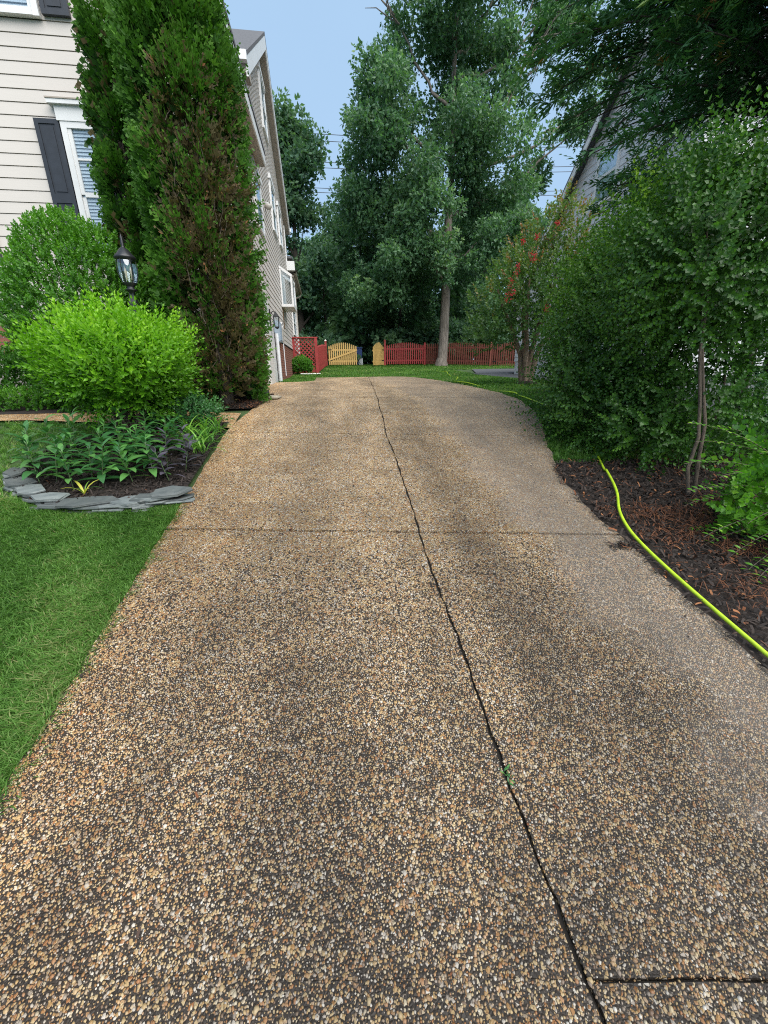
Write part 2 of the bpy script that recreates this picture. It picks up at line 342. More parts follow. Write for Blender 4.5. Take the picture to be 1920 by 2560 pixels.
# leaf templates: y is the growth direction
LEAF = np.array([[0, 0, 0], [-.24, .42, .07], [0, 1, -.06], [.24, .42, .07], [0, .45, 0]], float)
LEAFQ = np.array([[0, 4, 2, 1], [0, 3, 2, 4]])
DIAM = np.array([[0, 0, 0], [-.3, .45, .05], [0, 1, -.05], [.3, .45, .05]], float); DIAMQ = np.array([[0, 3, 2, 1]])
def twig(n, length, leaf, width=.24, spread=60, whorl=137.5, opposite=False, start=.15, seed=0, simple=False):
    r = np.random.RandomState(seed); Vs, Fs, o = [], [], 0
    base, q = (DIAM, DIAMQ) if simple else (LEAF, LEAFQ)
    base = base.copy(); base[:, 0] *= width/.24
    for i in range(n):
        t = start+(1-start)*i/max(1, n-1) if not opposite else start+(1-start)*(i//2)/max(1, n//2-1)
        az = math.radians(whorl*i+r.uniform(-15, 15)) if not opposite else math.radians((90*(i//2))+(180 if i % 2 else 0)+r.uniform(-18, 18))
        sp = math.radians(spread*(1-.55*t)+r.uniform(-12, 12)); s = leaf*(1.05-.4*t)*r.uniform(.8, 1.15)
        d = np.array([[math.cos(az)*math.sin(sp), math.cos(sp), math.sin(az)*math.sin(sp)]])
        R = frames(d, np.array([0.]), (0, 1, .01))[0]
        v = (base*s)@R.T+np.array([0, t*length, 0]); Vs.append(v); Fs.append(q+o); o += len(v)
    return np.concatenate(Vs), np.concatenate(Fs)
def spray(n, L, w, ang, seed=0, droop=0.):
    """flat conifer fan of narrow rhombs"""
    r = np.random.RandomState(seed); Vs, Fs, o = [], [], 0
    items = [(0, 0, 1.0)]+[(t, s, (1-t)*.75+.22) for t in np.linspace(.1, .8, n) for s in (-1, 1)]
    for t, s, ln in items:
        a = math.radians(ang*s+r.uniform(-8, 8)); d = np.array([math.sin(a), math.cos(a), r.uniform(-.15, .15)]); ln *= L*r.uniform(.75, 1.1)*(.62 if s else 1)
        p = np.array([0, t*L, 0]); x = np.array([d[1], -d[0], 0])*w*(1 if s else .8)
        v = np.array([p, p+d*ln*.5-x, p+d*ln+np.array([0, 0, -droop*ln]), p+d*ln*.5+x]); Vs.append(v); Fs.append(np.array([[0, 3, 2, 1]])+o); o += 4
    return np.concatenate(Vs), np.concatenate(Fs)
def multi(templates, pos, d, roll, sc, rnd, ref=(0, 0, 1.), jit=.08):
    """scatter several templates at random over the points, returns V, F, rnd per face"""
    k = rng.randint(0, len(templates), len(pos)); Vs, Fs, Rs, o = [], [], [], 0
    R = frames(d, roll, ref)
    for i, (T, Q) in enumerate(templates):
        s = k == i
        if not s.any(): continue
        v, f = scatter(T, Q, pos[s], R[s], sc[s]); Vs.append(v); Fs.append(f+o); o += len(v)
        Rs.append(np.repeat(rnd[s], len(Q))+rng.normal(0, jit, s.sum()*len(Q)))
    return np.concatenate(Vs), np.concatenate(Fs), np.clip(np.concatenate(Rs), 0, 1)
def rdirs(n):
    v = rng.normal(size=(n, 3)); return unit(v)
def lump_field(k, amp, p, seed):
    r = np.random.RandomState(seed); c = unit(r.normal(size=(k, 3))); a = r.uniform(.4, 1, k)*amp
    def f(d): return (np.maximum(0, d@c.T)**p*a).max(1)
    return f
def foliage(name, mat, parts, parent, kind='stuff'):
    Vs, Fs, Rs, o = [], [], [], 0
    for v, f, r in parts: Vs.append(v); Fs.append(f+o); Rs.append(r); o += len(v)
    ob = mesh_obj(name, np_mesh(name, np.concatenate(Vs), [np.concatenate(Fs)], mat, np.concatenate(Rs)), parent)
    if kind: ob['kind'] = kind
    return ob
def strips(P0, d, L, w, lean, n=2):
    """grass blades: tapered bent strips. P0 (n,3) d horizontal unit lean dir"""
    N = len(P0); side = np.stack([-d[:, 1], d[:, 0], np.zeros(N)], 1); V = []
    for t, ww in ((0, 1.), (.55, .8), (1, .0)):
        h = np.stack([d[:, 0]*lean*t*t, d[:, 1]*lean*t*t, np.sqrt(np.maximum(.05, 1-(lean*t)**2*.8))*t+np.zeros(N)], 1)*L[:, None]
        c = P0+h
        if t < 1: V += [c-side*(w*ww)[:, None], c+side*(w*ww)[:, None]]
        else: V.append(c)
    V = np.stack(V, 1).reshape(-1, 3); b = (np.arange(N)*5)[:, None]
    q = np.concatenate([b+0, b+1, b+3, b+2], 1); t3 = np.concatenate([b+2, b+3, b+4], 1)
    return V, q, t3

# ------------------------------------------------------------------ ground and paving
ys = np.concatenate([np.arange(-40, -3, 2), np.arange(-3, 27, .15), np.arange(27, 60, 2), np.arange(60, 301, 20)])
xs = np.array([-200, -60, -20, -8, -4, -2, 0, 2, 4, 8, 14, 20, 60, 200.])
gx, gy = np.meshgrid(xs, ys); gv = np.stack([gx.ravel(), gy.ravel(), g(gy.ravel())-.035], 1)
nx = len(xs); gi = np.array([[j*nx+i, j*nx+i+1, (j+1)*nx+i+1, (j+1)*nx+i] for j in range(len(ys)-1) for i in range(nx-1)])
setp(mesh_obj('ground', np_mesh('ground', gv, [gi], 'lawn_soil', smooth=True)), 'green lawn ground rising from the street to the back fence', 'ground', kind='structure')

XLp = ([-4, 5.0, 5.9, 7.0, 7.55, 7.95, 11.45, 11.6, 12.2, 15.4], [-1.22, -1.20, -1.06, -.90, -1.0, -1.345, -1.345, -.62, -.33, -.33])
XRp = ([-4, .6, 2.9, 3.3, 3.8, 4.2, 4.65, 5.1, 5.64, 6.2, 7, 12.5, 14, 15.0, 15.4], [2.0, 1.96, 2.05, 2.10, 2.27, 2.43, 2.61, 2.79, 2.93, 3.0, 3.02, 3.0, 3.0, 2.8, 2.4])
XJp = ([-4, 1.4, 2.6, 3.4, 4.7, 5.8, 7, 12.1, 15.4], [.57, .58, .60, .645, .67, .74, .83, 1.25, 1.55])
def XL(y): return np.interp(y, *XLp)+.004*np.sin(np.asarray(y)*9)+.004*np.sin(np.asarray(y)*23+1)
def XR(y): return np.interp(y, *XRp)+.012*np.sin(np.asarray(y)*8+2)+.008*np.sin(np.asarray(y)*21)
def XJ(y): return np.interp(y, *XJp)+.006*np.sin(np.asarray(y)*5)+.003*np.sin(np.asarray(y)*31)+.002*np.sin(np.asarray(y)*57+1)
TJ = [-3.6, .50, 2.62, 4.72, 6.72, 15.45]; SKEW = -.14
def slab(a, b, y0, y1, sk0, sk1):
    nu, nv = 9, max(8, int((y1-y0)/.05)); gapx = .0065; gt = .0045 if a is XJ else .0005; g0 = gt if y0 == TJ[1] else .013; g1 = gt if y1 == TJ[1] else .013; V = []
    for j in range(nv+1):
        for i in range(nu+1):
            u, v = i/nu, j/nv; y = y0+(y1-y0)*v
            for _ in range(4):
                gv_ = gapx*(1+.6*math.sin(y*19)*math.sin(y*7.3)); x0 = a(y)+(gv_ if a is XJ else 0); x1 = b(y)-(gv_ if b is XJ else 0); x = x0+(x1-x0)*u
                wj = .003*math.sin(x*37)+.002*math.sin(x*71+1); y = (y0+sk0*(x-.6)+g0+wj)*(1-v)+(y1+sk1*(x-.6)-g1+wj)*v
            V.append((x, y, G(y)))
    V = np.array(V); n = nu+1
    q = [[j*n+i, j*n+i+1, (j+1)*n+i+1, (j+1)*n+i] for j in range(nv) for i in range(nu)]
    rim = [i for i in range(n)]+[j*n+nu for j in range(1, nv+1)]+[nv*n+i for i in range(nu-1, -1, -1)]+[j*n for j in range(nv-1, 0, -1)]
    lo = V[rim]-[0, 0, .1]; N0 = len(V); V = np.concatenate([V, lo]); m = len(rim)
    q += [[rim[i], N0+i, N0+(i+1) % m, rim[(i+1) % m]] for i in range(m)]
    return np_mesh('slab', V, [np.array(q)], 'aggregate')
yy = np.arange(-3.6, 15.4, .15)
bv = np.concatenate([np.stack([XL(yy)+.03, yy, g(yy)-.018], 1), np.stack([XR(yy)-.03, yy, g(yy)-.018], 1)]); nb = len(yy)
drive = mesh_obj('driveway', np_mesh('driveway', bv, [np.array([[i, nb+i, nb+i+1, i+1] for i in range(nb-1)])], 'joint_dirt'))
setp(drive, 'exposed aggregate driveway climbing between lawn and shrubs to the gates', 'driveway', kind='structure')
SLABS = []
for k in range(5):
    for a, b in ((XL, XJ), (XJ, XR)):
        SLABS.append(mesh_obj('slab', slab(a, b, TJ[k], TJ[k+1], SKEW if k else 0, SKEW if k < 4 else 0), drive))

# loose-looking pebbles standing proud of the cement, near the street
PS = .0092
jx, jy = np.meshgrid(np.arange(-1.25, 2.1, PS), np.arange(.40, 2.45, PS*.866))
jx = jx+(np.arange(jx.shape[0]) % 2)[:, None]*PS/2
P = np.stack([jx.ravel(), jy.ravel()], 1)+rng.uniform(-.0031, .0031, (jx.size, 2))
Vv = np.stack([P[:, 0], P[:, 1], g(P[:, 1])-H], 1); zc = Vv@fwd; uc = Vv@rgt/zc; vc = Vv@upv/zc
jd = np.abs(P[:, 0]-XJ(P[:, 1])); td = np.min([np.abs(P[:, 1]-(t+SKEW*(P[:, 0]-.6))) for t in TJ[1:4]], 0)
fade = np.clip((2.45-P[:, 1])/.8, 0, 1)
keep = (P[:, 0] > XL(P[:, 1])+.01) & (P[:, 0] < XR(P[:, 1])-.01) & (np.abs(uc) < 1.06) & (vc > -1.36) & (jd > .004+.007*rng.rand(len(P))) & ((td > .006+.006*rng.rand(len(P))) | ((P[:, 1] < 1.2) & ((P[:, 0] < .62) | (rng.rand(len(P)) < .35)))) & (rng.rand(len(P)) < .97*fade)
P = P[keep]; NP_ = len(P)
sz = np.clip(rng.lognormal(math.log(.0033), .30, NP_), .0019, .0085)
prnd = rng.rand(NP_)
near = np.argsort(P[:, 1]+np.abs(P[:, 0]-.4)*.15-sz*12)[:300]
isn = np.zeros(NP_, bool); isn[near] = True
def pebble_verts(pos, size):
    n = len(pos); a = np.linspace(0, 2*np.pi, 5, endpoint=False)[None]+rng.uniform(-.3, .3, (n, 5)); rr = rng.uniform(.80, 1.15, (n, 5))
    el = rng.uniform(.62, 1.0, n)[:, None]; ro = rng.uniform(0, np.pi, n)[:, None]
    x, y = np.cos(a)*rr, np.sin(a)*rr*el; x, y = x*np.cos(ro)-y*np.sin(ro), x*np.sin(ro)+y*np.cos(ro)
    s = size[:, None]*1.06; V = np.zeros((n, 10, 3))
    V[:, :5, 0] = x*s; V[:, :5, 1] = y*s; V[:, :5, 2] = -.0008
    V[:, 5:, 0] = x*s*.66; V[:, 5:, 1] = y*s*.66; V[:, 5:, 2] = size[:, None]*rng.uniform(.34, .54, (n, 5))
    V[:, :, 0] += pos[:, 0:1]; V[:, :, 1] += pos[:, 1:2]; V[:, :, 2] += g(V[:, :, 1])
    return V
PQ = np.array([[i, (i+1) % 5, 5+(i+1) % 5, 5+i] for i in range(5)]); PH = np.array([[5, 6, 7, 8, 9]])
Pr = P[~isn]; V = pebble_verts(Pr, sz[~isn]); o_ = (np.arange(len(Pr))*10)[:, None, None]
rn = prnd[~isn]
me = np_mesh('pebbles', V.reshape(-1, 3), [(PQ[None]+o_).reshape(-1, 4), (PH[None]+o_).reshape(-1, 5)], 'pebble_stone', np.concatenate([np.repeat(rn, 5), rn]), True)
pb = mesh_obj('pebbles', me, drive); pb['kind'] = 'stuff'
pm = []
for i in range(10):
    v = pebble_verts(np.zeros((1, 2)), np.array([.006]))[0]; v[:, 2] -= G(0)
    pm.append(np_mesh('pebble', v, [PQ, PH], 'pebble_tone_%d' % i, smooth=True))
for i in np.where(isn)[0]:
    j = int(np.clip(prnd[i]*10, 0, 9)); o = mesh_obj('pebble', pm[j], drive, (P[i, 0], P[i, 1], G(P[i, 1])))
    o.scale = (sz[i]/.006,)*3; o.rotation_euler = (math.atan(.19), 0, rng.uniform(0, 6.28))

# garden walk, mulch beds, neighbour's asphalt
def sheet(name, poly_fn, y0, y1, dz, mat, label, cat, step=.12, nu=8, lift=None):
    yy = np.arange(y0, y1+1e-6, step); V = []
    for y in yy:
        a, b = poly_fn(y)
        for i in range(nu+1):
            x = a+(b-a)*i/nu; V.append((x, y, G(y)+dz+(lift(x, y) if lift else 0)))
    n = nu+1; q = [[j*n+i, j*n+i+1, (j+1)*n+i+1, (j+1)*n+i] for j in range(len(yy)-1) for i in range(nu)]
    return setp(mesh_obj(name, np_mesh(name, V, [np.array(q)], mat, smooth=True)), label, cat, kind='structure')
def walk():
    V = []; xsn = np.linspace(-1.16, -12, 60)
    for x in xsn:
        t = np.clip((-1.16-x)/2.6, 0, 1); lo = 5.10+.58*t; hi = 5.75+.55*t
        for k in range(5): y = lo+(hi-lo)*k/4; V.append((x, y, G(y)+.004))
    q = [[i*5+k, (i+1)*5+k, (i+1)*5+k+1, i*5+k+1] for i in range(59) for k in range(4)]
    return np_mesh('garden_walk', V, [np.array(q)], 'aggregate_path')
setp(mesh_obj('garden_walk', walk()), 'tan aggregate walk leading left from the driveway towards the house', 'path', kind='structure')
def in_bed(x, y):      # front planting bed inside the slate edging
    x = np.asarray(x); y = np.asarray(y); q = np.where(x < -1.95, ((x+1.95)/.93)**2, 0)
    return (x < -1.2) & (q+((y-4.32)/1.05)**2 < 1)
def bedl(y):
    t = np.sqrt(max(0, 1-((y-4.32)/1.05)**2)); return -1.95-.93*t, -1.235
sheet('front_bed', bedl, 3.28, 5.36, .012, 'mulch_soil', 'dark mulched planting bed behind the slate edging', 'bed', .06)
sheet('foundation_bed', lambda y: (-9, XL(y)-.02), 6.0, 7.7, .008, 'mulch_soil', 'dark mulch bed along the house foundation under the evergreens', 'bed', .1, 20)
sheet('right_bed', lambda y: (XR(y)-.006, 6.0-max(0, y-2.6)*1.5), -2.0, 3.75, -.005, 'mulch_soil', 'dark mulch bed along the right edge of the driveway', 'bed', .1, 14)
sheet('asphalt_drive', lambda y: (5.5+.5*np.clip((y-12)/4, 0, 1), 13 if y < 8.9 else 7.5), 3.8, 17, .004, 'asphalt', "grey asphalt driveway of the neighbouring house behind the shrubs", 'driveway', .25)
sheet('asphalt_pad', lambda y: (6.2+.9*np.clip((y-16.9)/3, 0, 1), 14), 16.9, 20.3, .008, 'asphalt', 'grey asphalt parking pad in front of the dark red fence', 'parking pad', .25)

# ------------------------------------------------------------------ grass
def tuft_nodes(name, L, W, nb, spread, mat, seed):
    """node group: every vertex of the host mesh carries one tuft of bent tapering blades"""
    ng = bpy.data.node_groups.new(name, 'GeometryNodeTree'); ng.interface.new_socket('Geometry', in_out='INPUT', socket_type='NodeSocketGeometry'); ng.interface.new_socket('Geometry', in_out='OUTPUT', socket_type='NodeSocketGeometry')
    n, l = ng.nodes, ng.links; gi_, go = n.new('NodeGroupInput'), n.new('NodeGroupOutput'); r = np.random.RandomState(seed)
    gr = n.new('GeometryNodeMeshGrid'); gr.inputs['Size X'].default_value = W; gr.inputs['Size Y'].default_value = L; gr.inputs['Vertices X'].default_value = 2; gr.inputs['Vertices Y'].default_value = 4
    ps = n.new('GeometryNodeInputPosition'); sx = n.new('ShaderNodeSeparateXYZ'); l.new(ps.outputs[0], sx.inputs[0])
    def M(op, a, b):
        m = n.new('ShaderNodeMath'); m.operation = op
        for k, v in ((0, a), (1, b)):
            if isinstance(v, (int, float)): m.inputs[k].default_value = v
            else: l.new(v, m.inputs[k])
        return m.outputs[0]
    t = M('DIVIDE', M('ADD', sx.outputs[1], L/2), L); t2 = M('MULTIPLY', t, t)
    cx = n.new('ShaderNodeCombineXYZ'); l.new(M('MULTIPLY', sx.outputs[0], M('SUBTRACT', 1.03, t2)), cx.inputs[0]); l.new(M('MULTIPLY', t2, L*.45), cx.inputs[1]); l.new(M('MULTIPLY', M('SUBTRACT', t, M('MULTIPLY', t2, .22)), L), cx.inputs[2])
    sp_ = n.new('GeometryNodeSetPosition'); l.new(gr.outputs['Mesh'], sp_.inputs['Geometry']); l.new(cx.outputs[0], sp_.inputs['Position'])
    jn = n.new('GeometryNodeJoinGeometry')
    for i in range(nb):
        tf = n.new('GeometryNodeTransform'); a = r.uniform(0, 6.28); q = spread*math.sqrt(r.rand()); b = r.uniform(0, 6.28)
        tf.inputs['Translation'].default_value = (q*math.cos(b), q*math.sin(b), 0); tf.inputs['Rotation'].default_value = (-r.uniform(-.1, .75), 0, a); sc_ = r.uniform(.6, 1.2); tf.inputs['Scale'].default_value = (r.uniform(.8, 1.2), sc_, sc_)
        l.new(sp_.outputs[0], tf.inputs['Geometry']); l.new(tf.outputs[0], jn.inputs[0])
    sm_ = n.new('GeometryNodeSetMaterial'); sm_.inputs['Material'].default_value = MAT[mat]; l.new(jn.outputs[0], sm_.inputs['Geometry'])
    ip = n.new('GeometryNodeInstanceOnPoints'); l.new(gi_.outputs[0], ip.inputs['Points']); l.new(sm_.outputs[0], ip.inputs['Instance'])
    rr_ = n.new('GeometryNodeInputNamedAttribute'); rr_.data_type = 'FLOAT'; rr_.inputs['Name'].default_value = 'spin'; cz_ = n.new('ShaderNodeCombineXYZ'); l.new(rr_.outputs['Attribute'], cz_.inputs[2]); l.new(cz_.outputs[0], ip.inputs['Rotation'])
    ss = n.new('GeometryNodeInputNamedAttribute'); ss.data_type = 'FLOAT'; ss.inputs['Name'].default_value = 'size'; l.new(ss.outputs['Attribute'], ip.inputs['Scale'])
    l.new(ip.outputs[0], go.inputs[0]); return ng
def grass_pts(n, xr, yr, mask):
    p = np.stack([rng.uniform(*xr, n), rng.uniform(*yr, n)], 1); return p[mask(p[:, 0], p[:, 1])]
def lawn(name, p, L, W, nb, spread, label, seed, size=(.7, 1.2)):
    me = bpy.data.meshes.new(name); n = len(p); V = np.stack([p[:, 0], p[:, 1], g(p[:, 1])-.034], 1).astype(np.float32)
    me.vertices.add(n); me.vertices.foreach_set('co', V.ravel())
    for nm, v in (('spin', rng.uniform(0, 6.28, n)), ('size', rng.uniform(*size, n)), ('rnd', np.clip(rng.normal(.42, .26, n)+.22*np.sin(p[:, 0]*2.1+1)*np.cos(p[:, 1]*1.7)+.12*np.sin(p[:, 0]*9+p[:, 1]*4), 0, .97))):
        a = me.attributes.new(nm, 'FLOAT', 'POINT'); a.data.foreach_set('value', v.astype(np.float32))
    me.materials.append(MAT['grass_blade']); o = mesh_obj(name, me); md = o.modifiers.new('tufts', 'NODES'); md.node_group = tuft_nodes(name+'_tufts', L, W, nb, spread, 'grass_blade', seed)
    return setp(o, label, 'grass', kind='stuff')
for nd in MAT['grass_blade'].node_tree.nodes:
    if nd.type == 'ATTRIBUTE': nd.attribute_type = 'INSTANCER'
def lawnL(x, y): return (x < XL(y)-.005+.05*np.sin(y*17)*np.sin(y*7)) & ~in_bed(x, y) & (y < 5.1+.58*np.clip((-1.16-x)/2.6, 0, 1)-.02)
lawn('lawn_left', np.concatenate([grass_pts(26000, (-3.6, -1.15), (.8, 3.5), lawnL), grass_pts(8000, (-6.5, -2.4), (2.6, 5.7), lawnL), grass_pts(2200, (-1.42, -1.16), (.6, 3.2), lambda x, y: x < XL(y)+.012)]), .088, .0052, 7, .018, 'thick green front lawn left of the driveway', 1)
def lawnR(x, y):
    asp = ((x > 5.45+.5*np.clip((y-12)/4, 0, 1)) & (y < 17)) | ((x > 6.2) & (y > 16.8) & (y < 20.3))
    house = (x < -1.3) & (y < 23.4)
    drv = (x > XL(y)-.01) & (x < XR(y)+.005+.03*np.sin(y*13)) & (y < 15.4)
    bed = (y < 3.75) & (x < 6.0-np.maximum(0, y-2.6)*1.5)
    return ~asp & ~house & ~drv & ~bed & ~((y < 8) & (x < 1))
lawn('lawn_right', grass_pts(14000, (2.1, 5.6), (3.3, 8), lawnR), .085, .006, 7, .025, 'green lawn strip between the right hand shrubs and the driveway', 2)
lawn('lawn_back', np.concatenate([grass_pts(12000, (2.9, 6.2), (8, 15.5), lawnR), grass_pts(24000, (-1.3, 13), (15.2, 27), lawnR), grass_pts(2200, (-1.34, -.3), (11.5, 19), lawnR)]), .085, .011, 8, .06, 'green lawn beyond the end of the driveway up to the fence', 3)

# ------------------------------------------------------------------ house on the left
WX = -1.35; FY = 7.75; EXP = .146
house = empty('house', (-5, 12, 1.3), 'two storey beige vinyl sided house on the left with black shutters', 'house')
# walls (cores)
wallA = mesh_obj('wall', np_mesh('wall', np.concatenate([boxv(-14, WX-.02, FY+.02, 23.3, 2.45, 5.6), boxv(-14, WX-.02, FY+.02, 19.6, 5.6, 6.2), boxv(-14, WX-.02, 10.6, 19.6, 6.2, 7.5)]), [BOXF, BOXF+8, BOXF+16], 'siding_vinyl'), house)
prism_x('gable_wall', [(10.6, 7.45), (19.5, 7.45), (15.05, 10.25)], -13.9, WX-.02, 'siding_vinyl', house)
mesh_obj('wing_gable_wall', np_mesh('wing_gable_wall', [(-13, FY+.02, 6.19), (WX-.03, FY+.02, 6.19), (-7, FY+.02, 10.1), (-13, FY+.22, 6.19), (WX-.03, FY+.22, 6.19), (-7, FY+.22, 10.1)], [np.array([[0, 1, 2], [5, 4, 3]]), np.array([[0, 3, 4, 1], [1, 4, 5, 2], [2, 5, 3, 0]])], 'siding_vinyl'), house)
def board_front(z, x0, x1):   # lap board facing the street
    y, t = FY, z+EXP-.010
    return mesh_obj('siding_board', np_mesh('siding_board', [(x0, y-.012, z), (x1, y-.012, z), (x1, y+.02, z), (x0, y+.02, z), (x0, y-.005, t), (x1, y-.005, t), (x1, y+.02, t), (x0, y+.02, t)], [BOXF], 'siding_vinyl'), wallA)
def board_side(z, y0, y1, ya=None, yb=None):
    x, t = WX, z+EXP-.007; ya = y0 if ya is None else ya; yb = y1 if yb is None else yb
    return mesh_obj('siding_board', np_mesh('siding_board', [(x-.02, y0, z), (x+.015, y0, z), (x+.015, y1, z), (x-.02, y1, z), (x-.02, ya, t), (x+.002, ya, t), (x+.002, yb, t), (x-.02, yb, t)], [BOXF], 'siding_vinyl'), wallA)
for i in range(36):
    z = 2.566+EXP*i; xr = WX+.0 if z < 6.1 else WX-(z-6.1)/.69-.05
    if xr < -3.0 and z > 7.4: break
    board_front(z, -9.5, xr)
for i in range(54):
    z = 2.53+EXP*i
    if z < 5.45: board_side(z, FY-.0, 23.28)
    elif z < 6.0: board_side(z, FY, 19.58)
    elif z < 7.35: board_side(z, 10.62, 19.58)
    else:
        a = 10.6+(z-7.3)/.63; b = 19.5-(z-7.3)/.63
        if b-a < .5: break
        board_side(z, a, b, a+.2, b-.2)
# brick foundation
found = box('foundation', (-13.95, WX-.012, FY+.05, 23.25, .9, 2.52), 'mortar', house)
bm = np_mesh('brick', boxv(-.009, .009, -.098, .098, -.031, .031), [BOXF], 'brick_red')
bmf = np_mesh('brick', boxv(-.098, .098, -.009, .009, -.031, .031), [BOXF], 'brick_red')
for r_ in range(16):
    z = 1.34+.0745*r_
    if z > 2.49: break
    for c in range(33):
        y = 13.25+.208*c+(.104 if r_ % 2 else 0)
        if y < 19.9: mesh_obj('brick', bm, found, (WX-.008+random.uniform(-.002, .002), y, z))
    for c in range(12):
        x = -7.3+.208*c+(.104 if r_ % 2 else 0)
        if x > -5.0 or z > 1.9: mesh_obj('brick', bmf, found, (x, FY+.045+random.uniform(-.002, .002), z))
box('water_table', (WX-.03, WX+.028, 13.1, 23.3, 2.505, 2.53), 'dark_gap', house)
# garage door on the side wall
gd = box('garage_door', (WX-.09, WX-.045, 7.9, 10.45, 1.30, 3.02), 'white_trim', house)
for i in range(4):
    for j in range(5):
        y = 8.0+j*.48; z = 1.37+i*.42
        box('door_panel', (WX-.05, WX-.03, y, y+.40, z, z+.31), 'white_trim', gd)
box('door_jamb', (WX-.02, WX+.055, 10.45, 11.15, 1.33, 3.08), 'white_trim', house)
box('door_head', (WX-.02, WX+.06, 7.8, 11.2, 3.05, 3.22), 'white_trim', house)
box('jamb_gap', (WX-.02, WX+.03, 11.15, 11.30, 1.33, 3.0), 'dark_gap', house)
box('corner_board', (WX-.02, WX+.04, 11.30, 12.0, 1.33, 2.75), 'white_trim', house)
box('conduit_gap', (WX-.02, WX+.045, 12.0, 12.12, 1.33, 2.7), 'dark_gap', house)
tubes('downspout', [([(WX+.07, 12.35, 2.62), (WX+.07, 12.35, 1.36)], .05)], 'downspout_white', house, 8)
box('trim_board', (WX-.02, WX+.05, 12.62, 13.1, 1.33, 2.52), 'white_trim', house)
tubes('conduit', [([(WX+.03, 14.6, 2.5), (WX+.03, 14.6, 1.5)], .018)], 'downspout_white', house, 6)
mb = box('meter_box', (WX+.022, WX+.16, 12.35, 12.95, 2.42, 2.95), 'meter_blue', house)
box('meter_lid', (WX+.161, WX+.175, 12.42, 12.88, 2.46, 2.91), 'meter_blue', mb)
box('junction_box', (WX+.022, WX+.13, 13.6, 13.95, 2.50, 2.86), 'meter_grey', house)
tubes('dryer_vent', [([(WX+.02, 13.55, 2.98), (WX+.15, 13.5, 2.95)], .07)], 'white_trim', house, 10)
# wall lantern
wl_ = empty('wall_lantern', (WX+.05, 11.4, 2.7), 'black carriage lantern fixed beside the white garage door jamb', 'lantern')
box('backplate', (WX+.042, WX+.06, 11.32, 11.45, 2.72, 3.1), 'black_iron', wl_)
tubes('arm', [([(WX+.055, 11.38, 2.95), (WX+.12, 11.38, 3.05), (WX+.2, 11.38, 3.02)], .012)], 'black_iron', wl_, 6)
lathe('lantern_roof', [(.0, .12), (.02, .10), (.11, 0)], (WX+.2, 11.38, 2.93), 'black_iron', wl_, 4, False, math.pi/4)
lathe('lantern_pane', [(.095, .0), (.065, -.24)], (WX+.2, 11.38, 2.93), 'lamp_glass', wl_, 4, False, math.pi/4)
tubes('lantern_frame', [([(WX+.2+.095*math.cos(a), 11.38+.095*math.sin(a), 2.93), (WX+.2+.066*math.cos(a), 11.38+.066*math.sin(a), 2.69)], .008) for a in np.pi/4+np.arange(4)*np.pi/2], 'black_iron', wl_, 5)
lathe('lantern_base', [(.066, .01), (.066, -.02), (0, -.05)], (WX+.2, 11.38, 2.69), 'black_iron', wl_, 4, False, math.pi/4)
# windows
def window_side(y0, y1, z0, z1, x=WX, meet=True, fw=.07, parent=house):
    w = boxes('window', [(x-.02, x+.06, y0, y0+fw, z0, z1), (x-.02, x+.06, y1-fw, y1, z0, z1), (x-.02, x+.06, y0+fw, y1-fw, z1-fw, z1), (x-.02, x+.07, y0+fw, y1-fw, z0, z0+fw)], 'white_trim', parent)
    box('pane', (x+.035, x+.040, y0+fw, y1-fw, z0+fw, z1-fw), 'window_glass', w)
    box('curtain', (x+.022, x+.026, y0+fw, y1-fw, z0+fw, z1-fw), 'curtain', w)
    if meet: box('meeting_rail', (x+.02, x+.055, y0+fw, y1-fw, (z0+z1)/2-.025, (z0+z1)/2+.025), 'white_trim', w)
    box('head_casing', (x-.02, x+.08, y0-.06, y1+.06, z1, z1+.12), 'white_trim', w)
    return w
window_side(14.35, 15.35, 8.05, 9.3); window_side(14.7, 15.75, 5.72, 7.0); window_side(16.75, 17.7, 5.85, 7.0); window_side(10.95, 12.05, 4.75, 5.88)
window_side(20.3, 21.9, 3.22, 4.35)
# garden window
gw = boxes('garden_window', [(WX+.02, WX+.42, 15.5, 16.9, 3.72, 3.80), (WX+.36, WX+.42, 15.5, 15.56, 3.80, 4.62), (WX+.36, WX+.42, 16.84, 16.9, 3.80, 4.62), (WX+.02, WX+.07, 15.5, 15.56, 3.80, 4.86), (WX+.02, WX+.07, 16.84, 16.9, 3.80, 4.86), (WX+.36, WX+.42, 15.56, 16.84, 4.56, 4.62), (WX+.36, WX+.42, 15.56, 16.84, 3.80, 3.88)], 'white_trim', house)
for y in (15.5, 16.84):
    hexa('sloped_rail', [(WX+.02, y, 4.86), (WX+.42, y, 4.60), (WX+.42, y+.06, 4.60), (WX+.02, y+.06, 4.86), (WX+.02, y, 4.95), (WX+.42, y, 4.69), (WX+.42, y+.06, 4.69), (WX+.02, y+.06, 4.95)], 'white_trim', gw)
mesh_obj('side_pane', np_mesh('side_pane', [(WX+.07, 15.53, 3.80), (WX+.36, 15.53, 3.80), (WX+.36, 15.53, 4.63), (WX+.07, 15.53, 4.84)], [np.array([[0, 1, 2, 3]])], 'window_glass'), gw)
mesh_obj('front_pane', np_mesh('front_pane', [(WX+.39, 15.56, 3.88), (WX+.39, 16.84, 3.88), (WX+.39, 16.84, 4.56), (WX+.39, 15.56, 4.56)], [np.array([[0, 1, 2, 3]])], 'window_glass'), gw)
mesh_obj('top_pane', np_mesh('top_pane', [(WX+.03, 15.56, 4.92), (WX+.41, 15.56, 4.66), (WX+.41, 16.84, 4.66), (WX+.03, 16.84, 4.92)], [np.array([[0, 1, 2, 3]])], 'window_glass'), gw)
